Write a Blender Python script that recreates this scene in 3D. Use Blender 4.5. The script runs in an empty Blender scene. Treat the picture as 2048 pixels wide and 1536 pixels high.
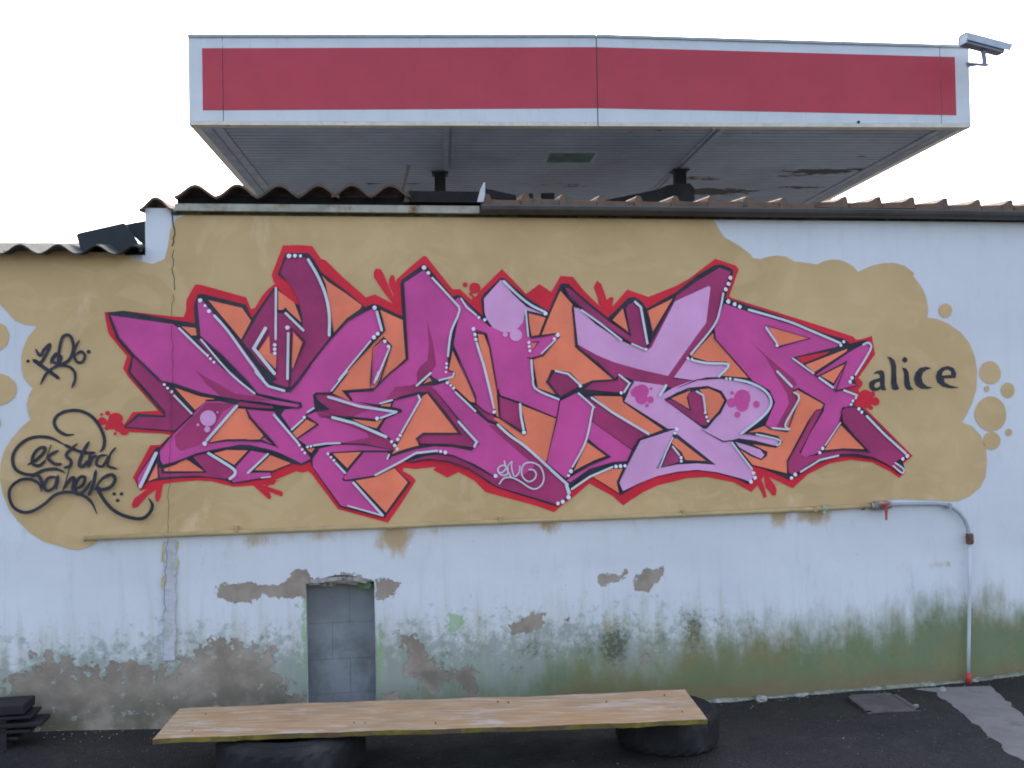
import bpy, bmesh, math, random
import numpy as np
from mathutils import Vector, Matrix
random.seed(7); np.random.seed(7)
S=bpy.context.scene; COL=S.collection; rad=math.radians

# ---------------------------------------------------------------- camera
cam_d=bpy.data.cameras.new('camera'); cam=bpy.data.objects.new('camera',cam_d); COL.objects.link(cam)
cam_d.sensor_width=36; cam_d.lens=35.0; cam_d.clip_end=2000; cam_d.clip_start=.05
pitch,roll=rad(1.06),rad(1.03)
cam.matrix_world=Matrix.Translation((0,0,1.6))@Matrix.Rotation(math.pi/2+pitch,4,'X')@Matrix.Rotation(-roll,4,'Z')
S.camera=cam
# ---------------------------------------------------------------- sky, sun, exposure
SUN_EL,SUN_AZ=38,8           # high behind the canopy; azimuth measured from +Y towards +X
w=bpy.data.worlds.new('World'); S.world=w; w.use_nodes=True; nt=w.node_tree
sky=nt.nodes.new('ShaderNodeTexSky'); sky.sky_type='NISHITA'; sky.sun_disc=False
sky.sun_elevation=rad(SUN_EL); sky.sun_rotation=rad(SUN_AZ); sky.air_density=1.0; sky.dust_density=4.0; sky.ozone_density=1.2
bg=nt.nodes['Background']; veil=nt.nodes.new('ShaderNodeMix'); veil.data_type='RGBA'; veil.inputs[0].default_value=.32; veil.inputs[7].default_value=(1.55,1.45,1.30,1)   # thin even cloud over the blue
nt.links.new(sky.outputs[0],veil.inputs[6]); nt.links.new(veil.outputs[2],bg.inputs[0]); bg.inputs[1].default_value=.15
sd=bpy.data.lights.new('sun','SUN'); sd.energy=1.0; sd.angle=rad(14); sd.color=(1,.96,.9)
sun=bpy.data.objects.new('sun',sd); COL.objects.link(sun); sun.location=(0,0,20)
dv=Vector((math.sin(rad(SUN_AZ))*math.cos(rad(SUN_EL)),math.cos(rad(SUN_AZ))*math.cos(rad(SUN_EL)),math.sin(rad(SUN_EL))))
sun.rotation_euler=dv.to_track_quat('Z','Y').to_euler()
S.view_settings.view_transform='Standard'; S.view_settings.look='None'; S.view_settings.gamma=1
S.view_settings.use_curve_mapping=False; S.view_settings.exposure=2.30
S.render.engine='CYCLES'; S.cycles.pixel_filter_type='BLACKMAN_HARRIS'; S.cycles.filter_width=1.9

# ---------------------------------------------------------------- traced data, millimetres on the wall face (u along the wall, z up)
CLOUD=[(-2668,2403),(-1958,2393),(-1862,2350),(-1801,2335),(-1740,2361),(-1722,2432),(-1711,2509),(-1684,2565),(-1634,2586),(-808,2591),(-17,2601),(529,2600),(892,2595),(1162,2592),(1204,2523),(1226,2490),(1303,2447),(1374,2397),(1388,2375),(1432,2369),(1482,2383),(1532,2389),(1582,2383),(1626,2357),(1682,2351),(1764,2340),(1803,2358),(1848,2367),(1892,2366),(1937,2352),(1975,2331),(2006,2298),(2045,2316),(2091,2334),(2156,2348),(2220,2350),(2285,2334),(2343,2292),(2338,2273),(2380,2223),(2410,2163),(2424,2093),(2417,2038),(2471,2033),(2545,2003),(2620,1952),(2672,1891),(2702,1811),(2714,1730),(2706,1630),(2678,1550),(2639,1481),(2610,1442),(2669,1420),(2722,1369),(2751,1308),(2761,1218),(2748,1128),(2713,1069),(2647,1021),(2582,998),(2528,993),(2467,1001),(2225,1017),(2089,1011),(2044,995),(1055,986),(-47,970),(-832,964),(-1584,960),(-2069,955),(-2089,933),(-2125,915),(-2167,904),(-2210,908),(-2252,924),(-2330,949),(-2400,996),(-2456,1058),(-2497,1118),(-2524,1193),(-2538,1268),(-2534,1342),(-2516,1408),(-2480,1466),(-2438,1518),(-2392,1558),(-2405,1599),(-2409,1636),(-2398,1681),(-2380,1714),(-2404,1740),(-2422,1770),(-2432,1815),(-2433,1868),(-2424,1912),(-2399,1972),(-2356,2024),(-2412,2032),(-2461,2054),(-2508,2109),(-2577,2179),(-2670,2254)]
CLOUD_BLOBS=[[(-2560,2018),(-2532,2040),(-2504,2025),(-2487,1980),(-2497,1935),(-2519,1913),(-2561,1884)],[(-2562,1787),(-2527,1788),(-2492,1775),(-2460,1741),(-2454,1704),(-2468,1667),(-2500,1641),(-2535,1629),(-2563,1628)],[(-2556,1572),(-2535,1564),(-2530,1542),(-2536,1523),(-2557,1520)]]
BUBBLES=[(2528,2078,41),(2794,1722,66),(2771,1629,17),(2901,1619,43),(2791,1486,98),(2792,1332,53),(2900,1378,21)]
HALO=[[(-2035,2092),(-1918,2095),(-1704,2068),(-1651,2065),(-1639,2095),(-1636,2150),(-1616,2190),(-1592,2230),(-1568,2230),(-1340,2164),(-1317,2104),(-1297,2109),(-1262,2169),(-1227,2209),(-1192,2237),(-1202,2244),(-1211,2280),(-1152,2432),(-1073,2435),(-1004,2430),(-960,2364),(-935,2356),(-846,2265),(-732,2162),(-686,2178),(-626,2147),(-598,2131),(-573,2254),(-503,2319),(-427,2381),(-412,2376),(-349,2293),(-278,2203),(-239,2205),(-196,2164),(-170,2143),(-133,2195),(-13,2312),(41,2257),(114,2178),(189,2231),(252,2189),(304,2275),(371,2270),(391,2246),(423,2204),(475,2151),(518,2111),(588,2111),(671,2201),(788,2161),(941,2219),(1019,2259),(1172,2370),(1289,2332),(1305,2311),(1251,2176),(1248,2160),(1265,2152),(1781,1994),(1965,1935),(1983,1917),(2015,1920),(2077,1937),(2094,1834),(1991,1703),(2009,1685),(2012,1660),(1989,1637),(1995,1619),(1993,1542),(2031,1529),(2305,1258),(2248,1217),(2257,1168),(2220,1136),(2163,1177),(2061,1228),(1934,1246),(1806,1228),(1679,1172),(1589,1097),(1428,1176),(1384,1118),(1349,1084),(1250,1140),(1095,1174),(984,1171),(818,1136),(736,1102),(623,1034),(567,1086),(440,1158),(358,1093),(293,1048),(245,1010),(151,1047),(-6,1094),(-120,1128),(-181,1192),(-263,1238),(-323,1211),(-397,1254),(-381,1269),(-494,1260),(-550,1269),(-555,1254),(-510,1227),(-487,1201),(-573,1071),(-636,985),(-892,1064),(-1022,1248),(-1043,1265),(-1069,1257),(-1101,1266),(-1201,1226),(-1212,1200),(-1304,1199),(-1416,1195),(-1522,1226),(-1594,1233),(-1713,1226),(-1763,1218),(-1832,1198),(-1870,1189),(-1907,1256),(-1821,1417),(-1773,1418),(-1720,1466),(-1758,1475),(-1914,1485),(-1947,1523),(-1904,1586),(-1781,1591),(-1921,1759),(-1944,1799),(-1949,1805),(-1929,1869),(-2004,1964),(-2018,1988),(-2031,2062)],[(-598,2134),(-635,2183),(-690,2270),(-689,2295),(-679,2313),(-653,2311),(-639,2285),(-597,2183),(-556,2054)],[(-580,2157),(-612,2229),(-611,2254),(-601,2278),(-584,2278),(-578,2244),(-543,2198)],[(544,2098),(512,2119),(503,2162),(485,2215),(504,2249),(526,2233),(546,2177),(556,2140),(565,2045)],[(550,2098),(556,2146),(573,2159),(589,2160),(594,2151),(582,2098)],[(-1832,1200),(-1899,1153),(-1914,1122),(-1909,1103),(-1885,1108),(-1833,1166),(-1790,1196),(-1756,1227)],[(-1790,1214),(-1801,1155),(-1795,1133),(-1783,1132),(-1774,1154),(-1759,1228)],[(-1321,1203),(-1242,1127),(-1233,1127),(-1228,1139),(-1249,1196)],[(-1254,1204),(-1246,1169),(-1179,1139),(-1169,1145),(-1171,1164),(-1249,1193),(-1175,1226)],[(1422,1182),(1430,1111),(1469,1061),(1489,1062),(1495,1094),(1483,1121),(1441,1179)],[(1378,1133),(1402,1091),(1420,1049),(1437,1055),(1425,1102),(1418,1126),(1403,1162)]]
HALO_SPOTS=[(-1987,1551,35),(-2006,1529,27),(-2050,1544,20),(-2024,1583,12),(-2054,1577,7),(-1945,1493,24),(-2029,1510,12),(-1990,1479,8),(-1971,1514,26),(-2066,1545,10),(2026,1584,50),(2072,1610,16),(2024,1626,10),(2089,1570,24),(2060,1535,13),(1987,1566,45),(1993,1669,21),(-211,2228,13),(-160,2210,30),(-182,2179,10),(-154,2143,23),(-172,2166,7)]
OUTLINE=[(-2021,2089),(-1941,2098),(-1823,2076),(-1704,2051),(-1596,2033),(-1600,2120),(-1580,2180),(-1554,2182),(-1341,2126),(-1312,2056),(-1202,2214),(-1178,2217),(-1177,2209),(-1136,2158),(-1097,2136),(-1075,2123),(-1077,2148),(-1115,2229),(-1181,2280),(-1138,2394),(-1024,2392),(-995,2361),(-961,2295),(-827,2191),(-737,2111),(-692,2129),(-667,2121),(-545,2062),(-549,2157),(-553,2231),(-545,2254),(-434,2334),(-428,2334),(-410,2324),(-279,2164),(-253,2174),(-232,2169),(-119,2059),(-128,2153),(-112,2179),(-22,2265),(-1,2262),(61,2205),(129,2152),(234,2084),(301,2231),(321,2236),(348,2231),(390,2188),(459,2130),(560,2048),(676,2156),(709,2161),(752,2134),(776,2097),(945,2187),(1064,2278),(1165,2335),(1210,2338),(1271,2311),(1271,2289),(1223,2154),(1234,2149),(1265,2140),(1512,2061),(1793,1955),(1913,1921),(1944,1896),(2034,1914),(2054,1913),(2072,1877),(2065,1841),(1965,1703),(1971,1676),(1989,1661),(1906,1644),(1982,1616),(1982,1608),(1955,1549),(2005,1536),(2276,1270),(2282,1249),(2242,1229),(2254,1180),(2227,1154),(2170,1198),(2062,1246),(1922,1267),(1839,1263),(1711,1225),(1597,1157),(1571,1145),(1429,1206),(1331,1235),(1372,1163),(1334,1126),(1261,1160),(1121,1202),(1262,1166),(1151,1196),(1040,1210),(929,1202),(819,1187),(709,1145),(611,1090),(573,1117),(456,1194),(337,1127),(331,1083),(256,1041),(267,1043),(230,1050),(-57,1149),(-109,1179),(-186,1244),(-263,1284),(-365,1305),(-442,1304),(-504,1293),(-554,1305),(-599,1274),(-514,1190),(-652,1011),(-684,1019),(-881,1074),(-1022,1288),(-1026,1313),(-1074,1295),(-1121,1304),(-1227,1259),(-1222,1248),(-1238,1235),(-1384,1213),(-1420,1210),(-1449,1226),(-1521,1243),(-1594,1248),(-1713,1245),(-1775,1240),(-1837,1232),(-1865,1204),(-1884,1207),(-1889,1256),(-1792,1406),(-1773,1406),(-1735,1454),(-1706,1473),(-1710,1483),(-1942,1506),(-1945,1516),(-1880,1578),(-1752,1566),(-1921,1779),(-1925,1798),(-1923,1805),(-1906,1864),(-1980,1959),(-2014,2062)]
FILLS=[
('O',[(-1661,2016),(-1592,2008),(-1587,1970),(-1614,1970)]),
('O',[(-1528,2150),(-1361,2109),(-1317,2043),(-1367,1948)]),
('O',[(-1180,2199),(-1097,2133),(-1071,2057),(-1064,2032),(-1147,2108),(-1157,2098),(-1181,2098)]),
('O',[(-956,2275),(-926,2244),(-837,2183),(-753,2119),(-763,2101),(-834,2051),(-900,1977),(-914,2082),(-937,2229)]),
('O',[(-659,2096),(-543,2041),(-537,1926),(-531,1841),(-642,1737),(-695,1690),(-722,1687),(-859,1679),(-820,1624),(-910,1663),(-823,1773),(-866,1741),(-633,1988)]),
('D',[(-1133,2371),(-1029,2366),(-1005,2341),(-952,2229),(-928,2148),(-917,2056),(-915,1960),(-1022,1824),(-1088,1736),(-1121,1702),(-1140,1699),(-1179,1711),(-1215,1727),(-1186,1740),(-1273,1822),(-1360,1938),(-1275,2083),(-1200,2199),(-1187,2204),(-1189,2093),(-1177,2083),(-1147,2083),(-1059,1996),(-1058,2057),(-1077,2148),(-1106,2209),(-1166,2290)]),
('O',[(-1227,1967),(-1224,1877),(-1192,1861),(-1195,1793),(-1285,1882)]),
('O',[(-1106,1984),(-1060,1930),(-1091,1845),(-1109,1795),(-1116,1805)]),
('D',[(-1588,1950),(-1571,1948),(-1466,1809),(-1481,1814)]),
('M',[(-1581,2140),(-1552,2142),(-1495,2069),(-1416,1979),(-1258,1756),(-1297,1770),(-1234,1706),(-1170,1685),(-1221,1693),(-1143,1673),(-1122,1686),(-1041,1787),(-1063,1754),(-911,1949),(-827,2043),(-692,2106),(-677,2080),(-658,1988),(-710,1937),(-879,1733),(-834,1784),(-921,1669),(-995,1670),(-1011,1657),(-1004,1597),(-1044,1561),(-1122,1481),(-1173,1558),(-1154,1584),(-1065,1593),(-1070,1620),(-1154,1635),(-1295,1671),(-1327,1715),(-1351,1748),(-1461,1869),(-1568,1965)]),
('M',[(-693,1891),(-644,1939),(-614,1906),(-673,1733),(-695,1698),(-711,1698),(-710,1738)]),
('M',[(-2010,2075),(-1704,2028),(-1676,2008),(-1538,1870),(-1469,1807),(-1394,1743),(-1418,1782),(-1303,1667),(-1300,1660),(-1222,1636),(-1080,1610),(-1086,1595),(-1154,1603),(-1248,1617),(-1347,1631),(-1425,1649),(-1574,1674),(-1698,1726),(-1751,1734),(-1779,1751),(-1892,1869),(-1966,1958)]),
('D',[(-1597,1794),(-1539,1753),(-1477,1718),(-1405,1672),(-1298,1655),(-1210,1628),(-1378,1639),(-1473,1658),(-1540,1719)]),
('D',[(-1381,1629),(-1215,1602),(-1208,1590),(-1299,1597),(-1396,1609)]),
('D',[(-1906,1805),(-1899,1859),(-1882,1859),(-1779,1749),(-1755,1732),(-1694,1671),(-1614,1571),(-1701,1488),(-1938,1513),(-1873,1561),(-1741,1556),(-1747,1588),(-1911,1788)]),
('O',[(-1698,1706),(-1574,1659),(-1502,1646),(-1546,1634),(-1599,1590)]),
('O',[(-1391,1596),(-1348,1590),(-1329,1540),(-1262,1453),(-1281,1434),(-1398,1434),(-1534,1420),(-1536,1427)]),
('M',[(-1272,1435),(-1257,1443),(-1218,1405)]),
('M',[(-1546,1634),(-1478,1633),(-1391,1609),(-1536,1435),(-1539,1425),(-1447,1435),(-1350,1433),(-1277,1420),(-1199,1394),(-1228,1433),(-1324,1550),(-1343,1590),(-1340,1588),(-1207,1574),(-1181,1536),(-1047,1362),(-1026,1329),(-1074,1306),(-1173,1359),(-1225,1379),(-1329,1406),(-1381,1410),(-1447,1398),(-1520,1387),(-1592,1372),(-1698,1330),(-1760,1319),(-1772,1341),(-1776,1396),(-1744,1435),(-1706,1471)]),
('D',[(-1546,1627),(-1478,1625),(-1401,1616),(-1464,1578),(-1519,1484),(-1582,1411),(-1673,1383),(-1695,1409),(-1702,1458),(-1629,1536)]),
('O',[(-1650,1346),(-1560,1279),(-1751,1284),(-1755,1297),(-1698,1315)]),
('D',[(-1616,1357),(-1539,1373),(-1419,1297),(-1405,1262),(-1430,1235),(-1593,1257),(-1713,1256),(-1775,1253),(-1782,1302),(-1770,1302),(-1765,1272),(-1543,1271)]),
('O',[(-1510,1369),(-1447,1384),(-1341,1379),(-1410,1307)]),
('M',[(-1326,1377),(-1238,1358),(-1332,1265),(-1230,1262),(-1225,1245),(-1415,1217),(-1427,1233),(-1400,1262),(-1400,1297)]),
('O',[(-1229,1352),(-1136,1312),(-1127,1307),(-1221,1272),(-1310,1277)]),
('M',[(-1884,1251),(-1802,1377),(-1788,1379),(-1831,1304),(-1865,1211),(-1880,1211)]),
('O',[(-1788,1327),(-1785,1253),(-1832,1236),(-1822,1259)]),
('M',[(-995,1659),(-931,1657),(-611,1568),(-562,1563),(-676,1525),(-826,1541),(-917,1553),(-1012,1568),(-933,1581),(-988,1624)]),
('D',[(-995,1659),(-931,1656),(-905,1639),(-719,1576),(-810,1540),(-917,1553),(-1002,1571),(-933,1581),(-988,1624)]),
('M',[(-1044,1550),(-1002,1568),(-928,1553),(-853,1524),(-720,1478),(-640,1433),(-576,1372),(-592,1362),(-748,1396),(-871,1406),(-946,1405),(-1004,1395),(-1046,1398),(-1091,1432),(-981,1505)]),
('D',[(-996,1568),(-922,1550),(-853,1522),(-731,1478),(-640,1433),(-576,1371),(-614,1366),(-722,1390),(-871,1407),(-726,1430),(-742,1457),(-880,1514),(-981,1549)]),
('O',[(-1045,1531),(-995,1506),(-1096,1437),(-1117,1465)]),
('O',[(-1047,1378),(-1004,1383),(-1023,1358)]),
('O',[(-816,1529),(-693,1513),(-652,1527),(-688,1478),(-747,1495)]),
('M',[(-594,1623),(-474,1648),(-455,1626),(-464,1599),(-576,1404),(-597,1405),(-672,1469),(-639,1525),(-551,1562),(-559,1576),(-605,1587)]),
('O',[(-659,1602),(-610,1607),(-616,1589),(-665,1594)]),
('O',[(-447,1640),(-421,1655),(-265,1446),(-445,1450),(-481,1421),(-469,1384),(-543,1366),(-610,1342),(-573,1402),(-453,1615)]),
('M',[(-1016,1329),(-983,1379),(-909,1395),(-802,1398),(-695,1383),(-603,1360),(-765,1365),(-925,1359),(-938,1351),(-852,1251),(-869,1217),(-858,1207),(-815,1207),(-663,1025),(-876,1082),(-1016,1286)]),
('O',[(-915,1353),(-770,1357),(-841,1275)]),
('O',[(-799,1209),(-697,1225),(-599,1269),(-530,1193),(-646,1039)]),
('M',[(-535,2234),(-428,2306),(-391,2265),(-269,2133),(-249,2107),(-247,2076),(-282,1972),(-310,1849),(-311,1769),(-280,1763),(-278,1745),(-369,1726),(-399,1747),(-393,1778),(-482,1692),(-390,1698),(-410,1681),(-564,1658),(-605,1623),(-675,1600),(-804,1621),(-830,1665),(-701,1673),(-613,1760),(-521,1836),(-530,2051)]),
('O',[(-409,1742),(-397,1721),(-441,1706)]),
('D',[(-415,2040),(-386,1922),(-371,1803),(-388,1780),(-482,1692),(-390,1698),(-360,1648),(-411,1660),(-462,1664),(-564,1642),(-594,1623),(-637,1632),(-587,1693),(-517,1698),(-473,1708),(-476,1758),(-460,1794),(-418,1829),(-409,1896)]),
('D',[(-410,1681),(-385,1675),(-157,1392),(-184,1367),(-312,1388),(-461,1394),(-479,1420),(-445,1443),(-260,1441),(-418,1663)]),
('M',[(-397,1691),(-317,1715),(-170,1553),(-103,1495),(-57,1478),(187,1270),(312,1151),(327,1094),(257,1054),(-57,1157),(-109,1190),(-77,1212),(-185,1280),(-288,1329),(-390,1347),(-493,1336),(-570,1305),(-621,1276),(-702,1233),(-853,1215),(-863,1227),(-754,1354),(-633,1351),(-628,1313),(-620,1316),(-615,1327),(-492,1364),(-390,1377),(-287,1370),(-194,1349),(-155,1387),(-182,1429)]),
('D',[(-529,1301),(-442,1327),(-339,1335),(-262,1313),(-160,1253),(-67,1199),(75,1210),(144,1260),(-1,1389),(-103,1484),(-57,1478),(187,1267),(312,1149),(321,1094),(257,1055),(-57,1159),(-109,1190),(-211,1260),(-314,1298),(-416,1314),(-514,1299)]),
('O',[(-284,1879),(-174,1635),(-169,1602),(-195,1608),(-307,1715),(-312,1730),(-276,1740),(-270,1766),(-306,1776)]),
('M',[(-266,2146),(-248,2159),(-207,2127),(-115,2028),(-84,2002),(106,2048),(120,1948),(194,1950),(274,1960),(290,1950),(195,1848),(128,1828),(137,1739),(157,1671),(284,1617),(281,1602),(266,1516),(71,1598),(-33,1638),(-48,1670),(-53,1669),(-86,1893),(-106,1961),(-162,1982),(-156,1914),(-119,1790),(-80,1633),(-100,1681),(-66,1546),(-82,1538),(-123,1562),(-164,1599),(-234,1776),(-278,1913),(-246,2081),(-254,2117)]),
('D',[(-180,1592),(-154,1584),(-123,1557),(-71,1530),(-56,1494),(-103,1513)]),
('O',[(-150,1966),(-116,1961),(-91,1893),(-53,1654),(-54,1639),(-45,1522),(-58,1533),(-85,1670),(-99,1737),(-145,1920)]),
('O',[(76,1585),(266,1508),(242,1378),(203,1277),(78,1387),(-72,1515),(-69,1522),(-45,1517),(92,1426),(98,1438)]),
('D',[(-43,1631),(61,1593),(92,1441),(-40,1524)]),
('L',[(-113,2153),(-22,2252),(-1,2241),(40,2179),(113,2110),(218,2065),(117,2088),(107,2079),(95,2027),(68,1996),(26,1975),(-16,1973),(-68,1999),(-101,2044),(-111,2080)]),
('O',[(125,2074),(217,2050),(179,1958),(133,1951)]),
('O',[(300,2194),(365,2120),(360,2094),(382,1888),(389,1878),(580,1715),(467,1711),(407,1688),(344,1757),(243,1772),(216,1712),(263,1638),(163,1676),(139,1823),(198,1848),(295,1947),(274,1968),(194,1958),(245,2078)]),
('O',[(135,1912),(172,1914),(143,1878)]),
('D',[(260,1761),(339,1742),(397,1683),(289,1627),(227,1707)]),
('O',[(470,1627),(627,1622),(632,1590),(852,1438),(786,1415),(716,1446),(576,1528)]),
('M',[(435,1478),(462,1488),(675,1331),(647,1273),(571,1270),(441,1237),(333,1167),(314,1178),(360,1213),(441,1252),(550,1300),(428,1405)]),
('D',[(438,1625),(459,1614),(576,1523),(769,1413),(720,1393),(675,1336),(462,1491),(469,1572),(432,1615)]),
('O',[(428,1381),(534,1303),(469,1283),(355,1229)]),
('O',[(456,1195),(549,1234),(624,1232),(590,1164),(600,1102)]),
('M',[(286,1602),(378,1645),(390,1642),(461,1575),(464,1557),(431,1405),(339,1240),(312,1188),(208,1274),(266,1508)]),
('D',[(423,1664),(472,1703),(607,1709),(608,1738),(666,1700),(633,1643),(557,1649)]),
('D',[(326,2210),(353,2204),(458,2109),(575,2019),(685,1944),(658,2098),(675,2119),(708,2135),(746,2103),(780,1916),(763,1882),(682,1912),(564,1992),(405,2104),(352,2157)]),
('O',[(642,2098),(672,1965),(581,2032)]),
('O',[(775,2081),(922,2150),(803,1964)]),
('D',[(400,1883),(585,1717),(613,1738),(688,1710),(857,1679),(934,1654),(1040,1700),(913,1712),(1004,1834),(1158,1988),(1212,2176),(1254,2295),(1193,2319),(1063,2246),(945,2166),(928,2134),(796,1911),(763,1879),(390,1909)]),
('L',[(372,2104),(399,2099),(489,2014),(617,1928),(763,1863),(796,1884),(933,2134),(1129,2219),(1137,2208),(1108,2015),(1056,1951),(886,1729),(722,1768),(587,1807),(496,1845),(390,1904)]),
('L',[(919,1720),(998,1823),(1053,1801),(1209,1797),(1228,1778),(1174,1719),(1107,1718),(1029,1703)]),
('O',[(1146,1961),(1156,1924),(1342,1712),(1191,1725),(1237,1778),(1220,1802),(1109,1806),(1015,1834)]),
('O',[(1335,1412),(1429,1446),(1472,1439),(1559,1419),(1553,1443),(1619,1579),(1595,1627),(1621,1644),(1777,1558),(1763,1534),(1732,1529),(1680,1464),(1555,1253),(1553,1182),(1355,1234),(1247,1367)]),
('K',[(1279,1410),(1403,1414),(1508,1388),(1532,1354),(1494,1323),(1358,1347),(1444,1303),(1440,1280),(1406,1257),(1344,1282),(1277,1325),(1235,1373)]),
('L',[(1260,1361),(1339,1338),(1401,1316),(1425,1286),(1406,1266),(1357,1288),(1283,1331)]),
('L',[(691,1706),(868,1677),(837,1621),(912,1663),(995,1693),(1051,1706),(1190,1709),(1194,1707),(1261,1697),(1378,1666),(1439,1623),(1466,1576),(1449,1522),(1386,1464),(1291,1407),(1372,1398),(1465,1386),(1514,1367),(1495,1334),(1371,1367),(1278,1381),(1232,1370),(1295,1295),(1355,1205),(1360,1169),(1341,1140),(1290,1160),(1151,1199),(1040,1215),(930,1208),(819,1189),(709,1150),(619,1111),(596,1154),(725,1382),(929,1441),(880,1442),(640,1595)]),
('K',[(864,1600),(939,1641),(1050,1664),(1117,1663),(1186,1637),(1214,1591),(1181,1527),(1101,1438),(1078,1438)]),
('O',[(902,1607),(1011,1648),(988,1611),(1003,1546)]),
('O',[(1061,1652),(1117,1657),(1177,1629),(1202,1591),(1170,1533),(1113,1478),(1083,1625)]),
('D',[(872,1597),(905,1599),(1014,1530),(994,1632),(1033,1645),(1080,1625),(1110,1470),(1095,1456),(1062,1460)]),
('K',[(909,1415),(934,1409),(1146,1239),(1041,1250),(930,1247),(817,1228)]),
('O',[(906,1389),(928,1388),(1091,1262),(975,1270),(954,1313),(900,1362)]),
('D',[(894,1346),(942,1292),(936,1260),(842,1236)]),
('M',[(1212,2122),(1338,2080),(1605,2001),(1880,1897),(1867,1879),(1600,1822),(1718,1731),(1836,1645),(1848,1629),(1887,1634),(1969,1606),(1955,1567),(1932,1546),(1884,1538),(1869,1460),(1771,1325),(1738,1290),(1662,1268),(1634,1286),(1690,1392),(1776,1522),(1783,1564),(1627,1650),(1596,1639),(1620,1585),(1547,1443),(1553,1425),(1466,1436),(1433,1446),(1494,1575),(1464,1641),(1366,1696),(1312,1756),(1156,1927),(1154,1980)]),
('O',[(1467,1990),(1697,1929),(1523,1888)]),
('K',[(1600,1822),(1874,1879),(1937,1878),(1950,1860),(1730,1725)]),
('O',[(1675,1779),(1924,1866),(1918,1851),(1724,1737)]),
('R',[(1625,1819),(1822,1852),(1790,1835),(1659,1788)]),
('M',[(1730,1719),(1937,1848),(2047,1904),(2059,1859),(1959,1715),(1939,1674),(1977,1664),(1842,1633),(1830,1645),(1923,1800),(1755,1718)]),
('O',[(1763,1717),(1909,1782),(1837,1675)]),
('D',[(1365,1908),(1444,1836),(1604,1703),(1622,1672),(1596,1639),(1620,1585),(1547,1437),(1497,1438),(1575,1568),(1564,1621),(1498,1730),(1444,1824)]),
('D',[(1725,1526),(1763,1525),(1628,1293),(1656,1268),(1732,1278),(1757,1289),(1904,1304),(2037,1285),(1888,1460),(1884,1520),(1903,1538),(1967,1537),(2259,1265),(2223,1241),(2190,1230),(2241,1187),(2221,1166),(2138,1220),(2062,1258),(1967,1278),(1871,1281),(1712,1243),(1591,1172),(1563,1184),(1555,1247)]),
('O',[(1875,1442),(2012,1304),(1885,1311),(1777,1304),(1790,1330)]),
]
SPOTS=[('L',-1535,1547,40),('L',-1540,1491,15),('L',-1585,1515,7),('L',-1488,1577,5),('L',54,1958,33),('L',-3,1961,13),('M',739,1649,37),('M',698,1642,23),('M',735,1612,34),('M',784,1601,19),('M',790,1662,8),('M',765,1571,10),('M',709,1658,18),('M',1305,1601,47),('M',1304,1564,37),('M',1243,1577,26),('M',1275,1511,17),('M',1385,1566,19),('M',1246,1631,10),('M',1340,1635,4)]
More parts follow.
